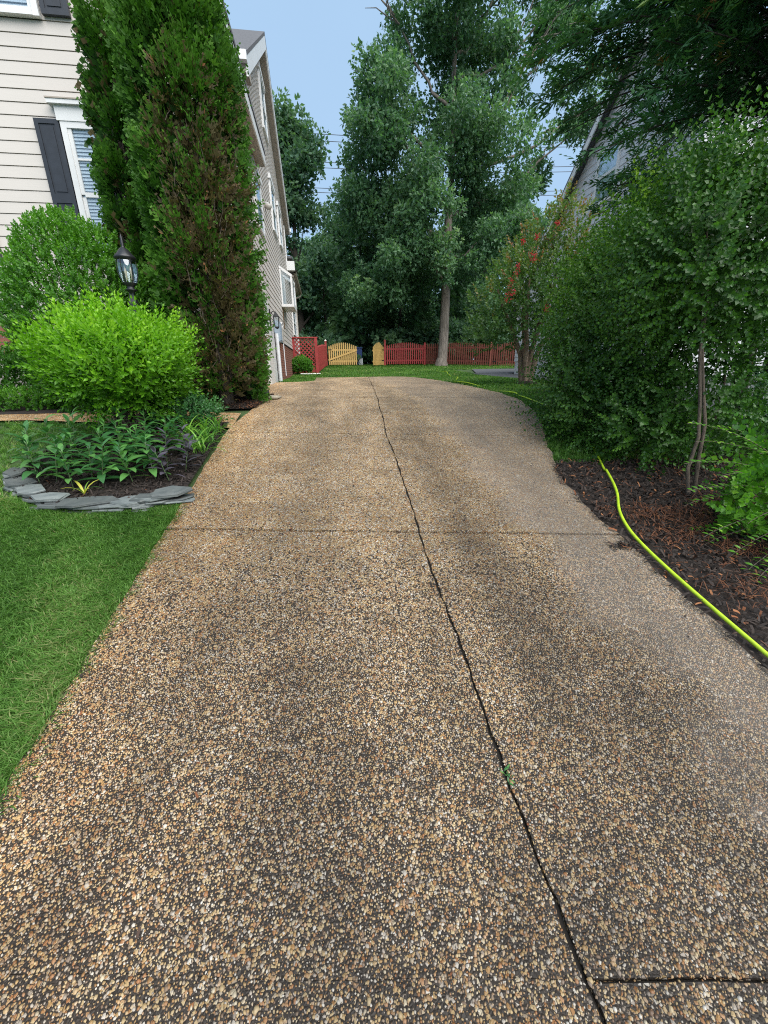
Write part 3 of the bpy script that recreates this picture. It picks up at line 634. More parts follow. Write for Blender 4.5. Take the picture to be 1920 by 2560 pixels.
box('inner_wall', (WX+.021, WX+.03, 15.57, 16.83, 3.81, 4.85), 'curtain', gw)
box('stain_streak', (WX+.012, WX+.024, 15.6, 15.85, 3.05, 3.72), 'stain_brown', house)
# flood lamp
fl = empty('security_camera', (WX+.1, 13.05, 5.8), 'small round white security camera on the siding under the upper windows', 'camera')
lathe('mount', [(0, 0), (.07, 0), (.07, .04)], (WX+.05, 13.05, 5.82), 'white_trim', fl, 10)
lathe('dome', [(.0, -.12), (.06, -.1), (.09, -.05), (.09, 0), (.0, .02)], (WX+.1, 13.05, 5.82), 'meter_grey', fl, 12)
# front windows with shutters and blinds
def shutter(x0, x1, z0, z1, split, parent):
    s = box('shutter', (x0, x1, FY-.055, FY-.02, z0, z1), 'shutter_black', parent); st = .055
    def fr(a, b): return boxes('shutter_frame', [(x0, x0+st, FY-.068, FY-.055, a, b), (x1-st, x1, FY-.068, FY-.055, a, b), (x0+st, x1-st, FY-.068, FY-.055, b-st, b), (x0+st, x1-st, FY-.068, FY-.055, a, a+st)], 'shutter_black', s)
    zs_ = z0+(z1-z0)*split
    fr(z0, zs_); fr(zs_, z1)
    for a, b in ((z0, zs_), (zs_, z1)): box('shutter_panel', (x0+st+.03, x1-st-.03, FY-.064, FY-.055, a+st+.03, b-st-.03), 'shutter_black', s)
    return s
def window_front(x0, x1, z0, z1, parent, nsl=26):
    fw = .075; y = FY
    w = boxes('window', [(x0, x0+fw, y-.075, y, z0, z1), (x1-fw, x1, y-.075, y, z0, z1), (x0+fw, x1-fw, y-.075, y, z1-fw, z1), (x0+fw, x1-fw, y-.085, y, z0, z0+fw)], 'white_trim', parent)
    box('head_casing', (x0-.03, x1+.03, y-.085, y, z1, z1+.17), 'white_trim', w); box('crown', (x0-.09, x1+.09, y-.13, y, z1+.17, z1+.22), 'white_trim', w); box('crown_cap', (x0-.10, x1+.10, y-.14, y, z1+.22, z1+.235), 'soffit_tan', w)
    zm = (z0+z1)/2
    boxes('upper_sash', [(x0+fw, x0+fw+.05, y-.062, y-.03, zm, z1-fw), (x1-fw-.05, x1-fw, y-.062, y-.03, zm, z1-fw), (x0+fw+.05, x1-fw-.05, y-.062, y-.03, zm-.03, zm+.03), ((x0+x1)/2-.012, (x0+x1)/2+.012, y-.06, y-.045, zm+.03, z1-fw), (x0+fw+.05, x1-fw-.05, y-.06, y-.045, (zm+z1)/2-.012, (zm+z1)/2+.012)], 'white_trim', w)
    boxes('lower_sash', [(x0+fw, x0+fw+.05, y-.050, y-.025, z0+fw, zm-.03), (x1-fw-.05, x1-fw, y-.050, y-.025, z0+fw, zm-.03), ((x0+x1)/2-.012, (x0+x1)/2+.012, y-.048, y-.035, z0+fw, zm-.03)], 'white_trim', w)
    box('pane', (x0+fw, x1-fw, y-.044, y-.041, z0+fw, z1-fw), 'window_glass', w)
    box('room', (x0+fw, x1-fw, y-.024, y-.021, z0+fw, z1-fw), 'room_dark', w)
    sm = np_mesh('blind_slat', [(x0+fw+.02, -.010, -.019), (x1-fw-.02, -.010, -.019), (x1-fw-.02, .006, .017), (x0+fw+.02, .006, .017), (x0+fw+.02, -.008, -.020), (x1-fw-.02, -.008, -.020), (x1-fw-.02, .008, .016), (x0+fw+.02, .008, .016)], [BOXF], 'blind_white')
    for i in range(nsl): mesh_obj('blind_slat', sm, w, (0, y-.031, z0+fw+.03+(z1-z0-2*fw-.05)*i/(nsl-1)))
    return w
window_front(-3.50, -2.45, 3.27, 4.98, house, 36); shutter(-3.84, -3.52, 3.27, 5.0, .46, house)
shutter(-5.07, -4.75, 3.27, 5.0, .46, house)
window_front(-4.55, -3.46, 6.07, 7.5, house, 26); shutter(-3.43, -3.09, 6.10, 7.5, .46, house)
# roofs, eaves, rakes
def slabroof(name, pts, th, mat, parent):
    a = np.array(pts, float); return hexa(name, np.concatenate([a, a+[0, 0, th]]), mat, parent)
rf = slabroof('roof', [(-14, 10.2, 7.24), (-1.12, 10.2, 7.24), (-1.12, 15.05, 10.38), (-14, 15.05, 10.38)], .07, 'shingle', house)
slabroof('roof', [(-14, 15.05, 10.38), (-1.12, 15.05, 10.38), (-1.12, 19.9, 7.24), (-14, 19.9, 7.24)], .07, 'shingle', house)
for (ya, za, yb, zb) in ((10.2, 7.235, 15.05, 10.375), (15.05, 10.375, 19.9, 7.235)):
    hexa('rake_board', [(-1.16, ya, za-.30), (-1.125, ya, za-.30), (-1.125, yb, zb-.30), (-1.16, yb, zb-.30), (-1.16, ya, za), (-1.125, ya, za), (-1.125, yb, zb), (-1.16, yb, zb)], 'white_trim', house)
    hexa('rake_soffit', [(WX, ya, za-.24), (-1.16, ya, za-.24), (-1.16, yb, zb-.24), (WX, yb, zb-.24), (WX, ya, za-.20), (-1.16, ya, za-.20), (-1.16, yb, zb-.20), (WX, yb, zb-.20)], 'soffit_tan', house)
box('eave_soffit', (-14, -1.13, 10.21, 10.6, 7.0, 7.2), 'soffit_tan', house); box('gutter', (-14, -1.12, 10.08, 10.2, 7.12, 7.26), 'white_trim', house)
box('gutter', (-14, -1.08, 19.9, 20.02, 7.12, 7.24), 'white_trim', house)
box('wing_eave', (WX, -1.10, 7.4, 11.45, 6.02, 6.10), 'soffit_tan', house); box('wing_fascia', (-1.10, -1.075, 7.4, 11.45, 6.02, 6.22), 'white_trim', house); box('wing_eave_end', (WX, -1.10, 11.45, 11.47, 6.02, 6.25), 'soffit_tan', house)
slabroof('wing_roof', [(-7, 7.4, 10.12), (-1.06, 7.4, 6.23), (-1.06, 11.47, 6.23), (-7, 11.47, 10.12)], .07, 'shingle', house)
slabroof('rear_roof', [(-14, 19.62, 6.9), (-1.10, 19.62, 6.1), (-1.10, 24.2, 5.55), (-14, 24.2, 6.2)], .08, 'shingle', house)
box('rear_eave_soffit', (WX, -1.11, 19.62, 24.1, 5.42, 5.5), 'soffit_tan', house); tubes('rear_gutter', [([(-1.05, 19.7, 5.62), (-1.05, 24.1, 5.50)], .06), ([(-1.05, 24.0, 5.5), (-1.1, 24.0, 5.35), (-1.3, 23.5, 5.2), (-1.31, 23.42, 5.0), (-1.31, 23.42, 1.8)], .04)], 'soffit_tan', house, 8)
box('rear_return', (-1.5, -1.02, 19.4, 19.62, 5.62, 5.95), 'white_trim', house); box('rear_corner_board', (WX-.02, WX+.045, 23.1, 23.32, 2.5, 5.42), 'white_trim', house); box('corner_trim', (WX-.02, WX+.04, 19.42, 19.6, 5.6, 7.2), 'white_trim', house)

# drain pipe and stone by the evergreen
dp = [(WX-.35, 7.0, 1.36), (-1.25, 6.98, 1.30), (-1.06, 6.99, 1.285), (-.93, 7.0, 1.285)]
pts = np.array([np.interp(np.linspace(0, 3, 60), range(4), [p[i] for p in dp]) for i in range(3)]).T
o = tubes('drain_pipe', [(pts, .055+.008*np.sin(np.arange(60)*2.1))], 'rubber_black', None, 12); setp(o, 'black corrugated drain pipe lying at the foot of the tall evergreen', 'pipe')
def rock(name, c, r, mat, seed, label=None, cat=None, parent=None, group=None):
    rr = np.random.RandomState(seed); V, F_ = [], []; nlat, nlon = 5, 8
    f = lump_field(9, .35, 3, seed)
    for i in range(nlat+1):
        th = np.pi*i/nlat
        for j in range(nlon):
            ph = 2*np.pi*j/nlon; d = np.array([math.sin(th)*math.cos(ph), math.sin(th)*math.sin(ph), math.cos(th)]); V.append(np.array(c)+d*np.array(r)*(.75+f(d[None])[0]))
    F_ = [[i*nlon+j, (i+1)*nlon+j, (i+1)*nlon+(j+1) % nlon, i*nlon+(j+1) % nlon] for i in range(nlat) for j in range(nlon)]
    o = mesh_obj(name, np_mesh(name, V, [np.array(F_)], mat, smooth=True), parent)
    if label: setp(o, label, cat, group)
    return o
rock('flat_stone', (-.86, 6.78, 1.235), (.15, .10, .04), 'stone_tan', 3, 'flat tan stone at the bed edge in front of the drain pipe', 'stone')

# ------------------------------------------------------------------ evergreens by the house
AS = [spray(2, 1.0, .105, 38, s) for s in range(4)]
def arborvitae(cx, cy, z0, z1, rad_fn, n, label, seed, dead=None):
    t = empty('arborvitae', (cx, cy, z0), label, 'evergreen tree', 'columnar evergreens at the house corner')
    rr = np.random.RandomState(seed); K = n//95; ct = rr.uniform(-np.pi, np.pi, K); cz = z0+.12+(z1-z0-.2)*rr.rand(K); R0 = rad_fn(cz); mk = dead(ct, cz) if dead is not None else np.zeros(K)
    cr_ = R0*rr.uniform(.70, .86, K)-.10*mk*R0; br_ = rr.uniform(.15, .26, K)*np.clip(R0/.6, .55, 1.1)
    ci = rng.randint(0, K, n); d = rdirs(n); out = np.stack([np.cos(ct), np.sin(ct), np.zeros(K)], 1)[ci]
    flip = (d*out).sum(1) < -.35; d[flip] = -d[flip]; sh_ = rng.rand(n)**.35
    pos = np.stack([cx+cr_[ci]*out[:, 0], cy+cr_[ci]*out[:, 1], cz[ci]], 1)+d*br_[ci][:, None]*np.array([1, 1, 1.55])*sh_[:, None]
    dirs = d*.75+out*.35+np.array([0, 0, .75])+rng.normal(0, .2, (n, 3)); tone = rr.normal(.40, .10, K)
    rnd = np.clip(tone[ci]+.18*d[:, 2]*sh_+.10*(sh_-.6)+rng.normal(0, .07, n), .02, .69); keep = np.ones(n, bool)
    if dead is not None:
        m = dead(np.arctan2(pos[:, 1]-cy, pos[:, 0]-cx), pos[:, 2])
        brn = rng.rand(n) < m*.95; rnd = np.where(brn, .73+.24*rng.rand(n)**1.3, rnd); keep = rng.rand(n) > m*.66; rnd[rng.rand(n) < .0005*m] = 1
    pos, dirs, rnd = pos[keep], dirs[keep], rnd[keep]; n = len(pos)
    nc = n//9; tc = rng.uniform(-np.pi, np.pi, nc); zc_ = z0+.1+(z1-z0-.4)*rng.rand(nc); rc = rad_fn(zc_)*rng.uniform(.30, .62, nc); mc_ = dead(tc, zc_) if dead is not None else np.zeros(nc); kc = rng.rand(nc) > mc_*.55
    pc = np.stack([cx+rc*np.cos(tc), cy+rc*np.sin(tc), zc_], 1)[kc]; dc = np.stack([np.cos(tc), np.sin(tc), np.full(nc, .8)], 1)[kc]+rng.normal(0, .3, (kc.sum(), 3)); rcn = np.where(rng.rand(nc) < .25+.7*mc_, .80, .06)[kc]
    pos, dirs, rnd = np.concatenate([pos, pc]), np.concatenate([dirs, dc]), np.concatenate([rnd, rcn]); szs = np.concatenate([rng.uniform(.085, .145, n), rng.uniform(.18, .30, len(pc))]); n = len(pos)
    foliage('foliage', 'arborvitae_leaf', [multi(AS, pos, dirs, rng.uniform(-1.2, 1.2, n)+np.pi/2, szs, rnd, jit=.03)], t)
    tubes('trunk', [([(cx, cy, z0-.05), (cx+.03, cy, (z0+z1)/2), (cx, cy, z1-.1)], [.09, .06, .01])]+[([(cx+.05, cy+.04, z0), (cx+.16, cy-.08, z0+1.2), (cx+.2, cy-.05, z0+2.6)], [.05, .035, .012])], 'dark_bark', t)
    bs = []
    for i in range(170):
        a = rr.uniform(-np.pi, np.pi); z = z0+(z1-z0)*rr.uniform(.02, .85); R1 = float(rad_fn(np.array([z+.4]))[0])*rr.uniform(.7, .93)
        mid = (cx+.45*R1*math.cos(a), cy+.45*R1*math.sin(a), z+.12); a2 = a+rr.uniform(-.3, .3)
        bs.append(([(cx, cy, z), mid, (cx+R1*math.cos(a2), cy+R1*math.sin(a2), z+rr.uniform(.25, .55))], [.013, .009, .003]))
    if dead is not None:
        for i in range(420):
            a = rr.uniform(-np.pi, np.pi); z = rr.uniform(z0+.3, 4.6)
            if rr.rand() > float(dead(np.array([a]), np.array([z]))[0]): continue
            R1 = float(rad_fn(np.array([z]))[0])*rr.uniform(.72, 1.0); p = np.array([cx+R1*math.cos(a), cy+R1*math.sin(a), z]); q = p+np.array([math.cos(a)*.05, math.sin(a)*.05, .18])+rr.normal(0, .07, 3)
            bs.append((np.array([p, (p+q)/2+rr.normal(0, .015, 3), q]), [.004, .003, .0015]))
    tubes('branches', bs, 'grey_twig', t, 4)
    return t
def radA(z):
    t = (z-1.2)/5.3; return .60*np.clip(t*2.2+.78, .55, 1)*np.where(t < .50, 1, 1-.10*(t-.50)/.3)*np.sqrt(np.clip((1.03-t)*3.2, 0, 1))
CA = math.atan2(-6.35, 1.47)
def deadA(th, z):
    d = (th-(CA+.30)+np.pi) % (2*np.pi)-np.pi
    return np.clip(np.exp(-(d/1.0)**4)*np.clip((4.9-z)/.8, 0, 1)*np.clip((z-1.0)/.6, .6, 1)*(.80+.45*np.sin(th*7+z*2.3)*np.sin(z*3.1+th*2)), 0, 1)
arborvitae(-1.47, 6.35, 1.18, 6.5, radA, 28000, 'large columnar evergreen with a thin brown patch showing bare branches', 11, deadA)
def radB(z):
    t = (z-1.25)/4.4; return .36*np.clip(t*6+.6, .6, 1)*np.sqrt(np.clip((1.0-t)*1.7, 0, 1))
arborvitae(-2.42, 6.80, 1.25, 5.65, radB, 11000, 'slimmer dense green evergreen with pointed tip left of the larger one', 12)

# ------------------------------------------------------------------ shrubs
def shrub(name, c, radii, n, templates, mat, label, cat, sc, seed, z0, stem_mat='grey_twig', nst=22, lump=.32, up=.6, shell=.30, rfun=None, cut=-.55, group=None, hollow=None, jit=.08, k=26, base=None, taper=0., extra=()):
    f = lump_field(k, lump, 9, seed); d = rdirs(int(n*1.6)); d = d[d[:, 2] > cut][:n]; n = len(d)
    lf = f(d); s = (1-lump*.6+lf)*(1-shell*rng.rand(n)**1.7)
    p = d*np.array(radii)*s[:, None]
    if taper: p[:, :2] *= np.clip(1+taper*(p[:, 2:3]/radii[2]), .4, 1.3)
    pos = p+np.array(c)
    if hollow is not None: kk = hollow(pos); pos, d, lf = pos[kk], d[kk], lf[kk]; n = len(pos)
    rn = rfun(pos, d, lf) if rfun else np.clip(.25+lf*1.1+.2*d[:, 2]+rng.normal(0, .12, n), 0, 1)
    dirs = d*(1-up*.5)+np.array([0, 0, up])+rng.normal(0, .3, (n, 3))
    for ec, er, en in extra:      # side masses of the same plant
        d2 = rdirs(en); s2 = 1-.55*rng.rand(en)**1.5; p2 = np.array(ec)+d2*np.array(er)*s2[:, None]; pos = np.concatenate([pos, p2]); rn = np.concatenate([rn, rfun(p2, d2, np.full(en, .12)) if rfun else np.full(en, .4)]); dirs = np.concatenate([dirs, d2*(1-up*.5)+np.array([0, 0, up])+rng.normal(0, .3, (en, 3))]); n += en
    t = empty(name, (base or (c[0], c[1]))+(z0,), label, cat, group)
    foliage('foliage', mat, [multi(templates, pos, dirs, rng.uniform(0, 6.28, n), rng.uniform(.75, 1.2, n)*sc, rn, jit=jit)], t)
    if nst:
        rr = np.random.RandomState(seed+50); bs = []; bx, by = base or (c[0], c[1])
        for i in range(nst):
            dd = unit(np.array([rr.normal(), rr.normal(), rr.uniform(.2, 1.4)])); e = np.array(c)+dd*np.array(radii)*rr.uniform(.6, .92)
            b0 = np.array([bx+rr.normal(0, .07), by+rr.normal(0, .07), z0-.03]); m = b0*.45+e*.55; m[2] -= .08
            bs.append(([b0, b0*.8+m*.2+[0, 0, .05], m, e], [.014, .012, .008, .003]))
        tubes('stems', bs, stem_mat, t, 5)
    return t
BOXT = [twig(11, .11, .046, .30, 62, seed=s, simple=True) for s in range(3)]
shrub('boxwood_shrub', (-3.12, 6.45, 2.15), (.90, .80, 1.28), 5800, BOXT, 'boxwood_leaf', 'big rounded glossy green shrub against the beige front wall', 'shrub', 1.0, 21, 1.2, nst=16, lump=.12, up=.7, shell=.22, cut=-.85)
GT = [twig(11, .20, .062, .26, 58, opposite=True, seed=s) for s in range(4)]
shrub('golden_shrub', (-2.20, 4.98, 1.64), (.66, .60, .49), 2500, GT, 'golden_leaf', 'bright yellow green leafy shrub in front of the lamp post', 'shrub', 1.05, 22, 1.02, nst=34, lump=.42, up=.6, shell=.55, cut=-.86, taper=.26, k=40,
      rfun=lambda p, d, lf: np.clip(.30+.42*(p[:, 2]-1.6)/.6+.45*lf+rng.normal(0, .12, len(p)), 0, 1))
# low green shrubs at the foundation far left and behind
shrub('low_shrub', (-4.75, 6.85, 1.55), (.75, .5, .42), 1300, BOXT, 'boxwood_leaf', 'low dark shrub against the brick foundation at the left edge', 'shrub', 1.0, 23, 1.2, nst=0, lump=.2, rfun=lambda p, d, lf: np.clip(.1+lf*.6+rng.normal(0, .1, len(p)), 0, .6))
shrub('ground_shrub', (-4.15, 6.32, 1.25), (.55, .16, .16), 700, BOXT, 'boxwood_leaf', 'low green edging plant beside the tan garden walk', 'shrub', .7, 24, 1.18, nst=0, lump=.25)
shrub('lattice_shrub', (-.98, 18.2, 1.80), (.36, .34, .33), 900, BOXT, 'boxwood_leaf', 'small clipped green ball shrub in front of the red lattice', 'shrub', 1.3, 25, 1.5, nst=0, lump=.1, shell=.15)

# ------------------------------------------------------------------ lamp post
lp = empty('lamp_post', (-2.19, 5.62, 1.05), 'black garden lamp post with round glass lantern behind the golden shrub', 'lamp post')
LX, LY = -2.19, 5.62
lathe('post', [(.045, 0), (.045, 1.30)], (LX, LY, 1.05), 'black_iron', lp, 12)
lathe('collar', [(.047, 0), (.062, .005), (.058, .10), (.045, .13), (.035, .16), (.03, .22)], (LX, LY, 2.30), 'black_iron', lp, 4, False, math.pi/4)
HS = .78                 # head scale
def hd(prof): return [(r*HS, z*.92) for r, z in prof]
lathe('fitter', hd([(.03, 0), (.04, .03), (.075, .05), (.08, .06), (.05, .07), (.05, .10), (.085, .12), (.085, .135)]), (LX, LY, 2.48), 'black_iron', lp, 18)
gl_ = lathe('globe', hd([(.085, 0), (.112, .06), (.128, .13), (.130, .19), (.120, .245)]), (LX, LY, 2.60), 'lamp_glass', lp, 18)
tubes('globe_rib', [([(LX+r*math.cos(a), LY+r*math.sin(a), 2.60+z) for r, z in hd([(.087, 0), (.114, .06), (.130, .13), (.132, .19), (.122, .25)])], .005) for a in np.arange(6)*np.pi/3+.3], 'black_iron', gl_, 4)
lathe('canopy', hd([(.118, 0), (.118, .02), (.150, .035), (.14, .055), (.10, .09), (.06, .135), (.028, .155)]), (LX, LY, 2.818), 'black_iron', lp, 18)
lathe('finial', hd([(.028, 0), (.02, .02), (.026, .04), (.02, .055), (.024, .07), (.016, .09), (.018, .11), (.0, .15)]), (LX, LY, 2.958), 'black_iron', lp, 10)
for s in (-.025, .035):
    lathe('bulb', hd([(.012, -.06), (.014, 0), (.02, .03), (.012, .07), (0, .1)]), (LX+s, LY, 2.69), 'bulb', lp, 8)
tubes('ladder_rest', [([(LX-.24, LY, 2.14), (LX+.24, LY, 2.14)], .011), ([(LX+.235, LY, 2.14), (LX+.27, LY, 2.14)], .02), ([(LX-.27, LY, 2.14), (LX-.235, LY, 2.14)], .02)], 'black_iron', lp, 8)

# ------------------------------------------------------------------ slate edging
se = empty('slate_edging', (-1.95, 3.3, .62), 'low dry stacked grey slate edging curving round the front bed', 'edging')
sc_x = [-2.88, -2.72, -2.32, -1.93, -1.52, -1.18]; sc_y = [4.0, 3.73, 3.37, 3.235, 3.22, 3.30]
def slate_stone(cx, cy, z, rx, ry, rot, th, tilt, seed):
    rr = np.random.RandomState(seed); n = rr.randint(5, 7); a = np.sort(rr.uniform(0, 1, n)*.55+np.arange(n))*2*np.pi/n+rr.uniform(0, 6); rad = rr.uniform(.72, 1.25, n)
    x, y = np.clip(np.cos(a)*rad*1.15, -1, 1.05)*rx, np.clip(np.sin(a)*rad*1.15, -.95, 1)*ry; c, s = math.cos(rot), math.sin(rot); x, y = x*c-y*s, x*s+y*c
    # layered edge: three rims with small offsets
    V = []
    for k, (zz, q) in enumerate(((0, .97), (th*.45, 1.0), (th*.5, .965), (th, .955))):
        jx = rr.uniform(-.004, .004, n)*(k > 0); V.append(np.stack([cx+x*q+jx, cy+y*q-jx, z+zz+tilt*y/max(ry, .01)], 1))
    V = np.concatenate(V); F_ = [[k*n+i, k*n+(i+1) % n, (k+1)*n+(i+1) % n, (k+1)*n+i] for k in range(3) for i in range(n)]
    return mesh_obj('slate_stone', np_mesh('slate_stone', V, [np.array(F_), np.array([list(range(3*n, 4*n))]), np.array([list(range(n))[::-1]])], 'slate'), se)
ssl = np.linspace(0, 5, 200); px, py = np.interp(ssl, range(6), sc_x), np.interp(ssl, range(6), sc_y)
arc = np.concatenate([[0], np.cumsum(np.hypot(np.diff(px), np.diff(py)))]); AL = arc[-1]
def edgept(s): return float(np.interp(s, arc, px)), float(np.interp(s, arc, py))
def edgerot(s):
    a, b = edgept(max(0, s-.05)), edgept(min(AL, s+.05)); return math.atan2(b[1]-a[1], b[0]-a[0])
sd_ = 100
for layer, (nst_, off, zb) in enumerate(((15, 0, -.025), (15, .05, -.002), (13, .02, .018))):
    for i in range(nst_):
        s = (i+.5)/nst_*AL+off*random.uniform(.5, 1); s = min(s, AL-.03); x, y = edgept(s); sd_ += 1
        slate_stone(x+random.uniform(-.015, .015), y+.02+random.uniform(-.02, .03), G(y)+zb+random.uniform(-.004, .004), random.uniform(.10, .15), random.uniform(.06, .085), edgerot(s)+random.uniform(-.2, .2), random.uniform(.013, .022), random.uniform(-.006, .006), sd_)
for s, rx, ry, zz, th in ((.12, .15, .09, .035, .018), (.40, .17, .10, .037, .018), (.66, .15, .09, .046, .016), (.90, .17, .085, .037, .02), (1.30, .23, .11, .043, .016), (1.62, .17, .10, .038, .018), (1.78, .14, .09, .05, .016), (AL-.28, .15, .08, .045, .022), (AL-.13, .17, .11, .062, .034)):
    x, y = edgept(min(s, AL)); sd_ += 1; slate_stone(x, y+.035, G(y)+zz, rx, ry, edgerot(s)+random.uniform(-.25, .25), th, .008, sd_)

# ------------------------------------------------------------------ planting in the front bed
def bent_leaf(L, W, bend, mat, name='leaf', n=5, fold=.2):
    t = np.linspace(0, 1, n+1); w = W*np.sin(np.pi*np.clip(t*.93+.05, 0, 1))**.8; V = []
    a = bend*t; x = np.cumsum(np.concatenate([[0], np.cos(a[:-1]+.0)]))*L/n; z = -np.cumsum(np.concatenate([[0], np.sin(a[:-1])]))*L/n
    for i in range(n+1): V += [(x[i], -w[i], z[i]+fold*w[i]), (x[i], 0, z[i]), (x[i], w[i], z[i]+fold*w[i])]
    F_ = [[3*i+k, 3*(i+1)+k, 3*(i+1)+k+1, 3*i+k+1] for i in range(n) for k in (0, 1)]
    return np_mesh(name, V, [np.array(F_)], mat, np.full(len(F_), random.uniform(.1, .95)), True)
PL = [bent_leaf(1, .14, random.uniform(.5, 1.2), 'perennial_leaf') for _ in range(8)]
PUR = [bent_leaf(1, .16, random.uniform(.4, 1.2), 'purple_leaf') for _ in range(6)]
YL = [bent_leaf(1, .05, 1.4, 'yellow_leaf') for _ in range(3)]; LI = [bent_leaf(1, .022, random.uniform(1.2, 2.0), 'liriope_leaf', n=6, fold=.4) for _ in range(6)]
def put_leaf(me, p, az, el, L, parent, roll=0):
    o = mesh_obj('leaf', me, parent, p); o.rotation_euler = (roll, -el, az); o.scale = (L, L, L); return o
def perennial(x, y, h, nl, L, meshes, name, label, cat, group, stemmat='grey_twig'):
    z = G(y); t = empty(name, (x, y, z), label, cat, group); lean = random.uniform(0, 6.28); k = random.uniform(.02, .09)
    top = (x+k*math.cos(lean), y+k*math.sin(lean), z+h)
    tubes('stem', [([(x, y, z-.01), ((x+top[0])/2, (y+top[1])/2, z+h*.55), top], [.005, .004, .003])], 'perennial_stem', t, 5)
    for i in range(nl):
        f = .18+.82*i/(nl-1); az = i*2.4+random.uniform(-.3, .3); p = (x+(top[0]-x)*f, y+(top[1]-y)*f, z+h*f)
        put_leaf(random.choice(meshes), p, az, .15+.75*f*random.uniform(.6, 1.2), L*(1.1-.55*f*f)*random.uniform(.8, 1.15), t, random.uniform(-.3, .3))
plain('perennial_stem', (.07, .12, .04), .6, .2)
spots = [(-2.62, 3.98), (-2.50, 4.22), (-2.38, 3.74), (-2.25, 4.02), (-2.30, 4.38), (-2.08, 3.72), (-2.02, 4.00), (-2.06, 4.30), (-1.85, 3.80), (-1.80, 4.08), (-1.84, 4.38), (-1.64, 3.90), (-1.62, 4.20), (-2.72, 4.28), (-1.70, 4.5), (-2.50, 3.72), (-1.95, 3.62), (-2.16, 3.58), (-1.72, 3.66), (-2.60, 4.5), (-2.42, 4.62), (-2.12, 4.58), (-1.92, 4.62), (-1.52, 4.34), (-2.38, 3.95), (-1.92, 4.2), (-1.55, 3.70), (-2.78, 4.05)]
ORD = ('first', 'second', 'third', 'fourth', 'fifth', 'sixth', 'seventh', 'eighth', 'ninth', 'tenth', 'eleventh', 'twelfth', 'thirteenth', 'fourteenth')
spots = [('front', p) for p in sorted(q for q in spots if q[1] < 3.85)]+[('middle', p) for p in sorted(q for q in spots if 3.85 <= q[1] < 4.15)]+[('back', p) for p in sorted(q for q in spots if q[1] >= 4.15)]
rowc = {}
for row, (x, y) in spots:
    rowc[row] = rowc.get(row, 0)+1
    perennial(x, y, random.uniform(.30, .44), 17, .20, PL, 'perennial_plant', '%s broad leaved perennial from the left in the %s row of the bed' % (ORD[rowc[row]-1], row), 'plant', 'perennials behind the slate edging')
for i, (x, y) in enumerate([(-1.42, 3.66), (-1.34, 3.84), (-1.50, 3.86), (-1.38, 4.04)]):
    perennial(x, y, random.uniform(.26, .38), 18, .14, PUR, 'purple_plant', ('front left', 'front right', 'left of the middle', 'rearmost')[i]+' dusky purple plant by the driveway end of the slate edging', 'plant', 'purple plants beside the driveway')
yp = empty('yellowing_plant', (-2.02, 3.46, G(3.46)), 'small plant with drooping yellow blades just behind the slate edging', 'plant')
for i in range(8): put_leaf(random.choice(YL if i % 2 else LI), (-2.02, 3.46, G(3.46)+.01), i*.8, 1.1, random.uniform(.14, .22), yp)
for i, (x, y) in enumerate([(-1.30, 4.30), (-1.42, 4.43), (-1.32, 4.60), (-1.52, 4.68), (-1.40, 4.82), (-1.27, 4.90), (-1.62, 4.98)]):
    t = empty('liriope_clump', (x, y, G(y)), '%s nearest to the street of the strap leaved tufts spilling towards the driveway' % ORD[i], 'plant', 'strap leaved tufts along the bed edge')
    for j in range(26): put_leaf(random.choice(LI), (x+random.gauss(0, .03), y+random.gauss(0, .03), G(y)), random.uniform(0, 6.28), random.uniform(.75, 1.45), random.uniform(.24, .40), t)
# grey leafy twigs behind the tufts, by the walk
DT = [twig(9, .14, .05, .28, 60, seed=s) for s in range(3)]
shrub('edge_shrub', (-1.75, 5.25, 1.12), (.42, .25, .22), 420, DT, 'perennial_leaf', 'low loose green shrub between the golden shrub and the walk', 'shrub', 1.0, 27, 1.0, nst=10, lump=.3, shell=.6)
# weed in the joint
wd = empty('weed', (XJ(1.0), 1.0, G(1.0)), 'tiny green weed growing in the long driveway joint', 'weed')
for i in range(16): put_leaf(random.choice(PL), (float(XJ(1.0))+random.gauss(0, .006), .98+random.uniform(-.035, .04), G(1.0)+random.uniform(0, .012)), random.uniform(0, 6.28), random.uniform(.2, 1.1), random.uniform(.012, .024), wd)
# ------------------------------------------------------------------ mulch chips and litter
hp = [(2.0, -.9), (2.03, .3), (2.04, .9), (2.04, 1.32), (2.045, 1.69), (2.06, 2.05), (2.10, 2.40), (2.22, 2.70), (2.40, 2.95), (2.52, 3.2), (2.66, 3.55), (2.82, 3.90), (2.98, 4.3), (3.10, 4.7), (3.18, 5.3), (3.20, 5.86), (3.16, 6.5), (3.2, 7.6), (3.22, 8.4), (3.10, 9.6), (3.25, 10.6), (4.0, 12.2), (4.3, 14.5), (5.4, 18.2), (5.2, 20)]
hp = np.array(hp)
def chips(name, n, pts_fn, L, W, mat, rnd_fn, label, dz=.014):
    p = pts_fn(n); n = len(p); a = rng.uniform(0, 2*np.pi, n)
    T = np.array([[-.5, -.5, 0], [0, -.5, .16], [.5, -.5, 0], [-.5, .5, 0], [0, .5, .16], [.5, .5, 0]], float); Q = np.array([[0, 1, 4, 3], [1, 2, 5, 4]])
    d = np.stack([-np.sin(a), np.cos(a), rng.normal(0, .22, n)], 1); R = frames(d, rng.normal(0, .5, n))
    sc = np.stack([L*rng.uniform(.4, 1.3, n), W*rng.uniform(.5, 1.4, n), L*rng.uniform(.2, .9, n)], 1)
    v, f = scatter(T, Q, np.stack([p[:, 0], p[:, 1], g(p[:, 1])+dz+rng.uniform(0, .02, n)], 1), R, sc)
    o = mesh_obj(name, np_mesh(name, v, [f], mat, np.repeat(rnd_fn(p), 2))); return setp(o, label, 'mulch', kind='stuff')
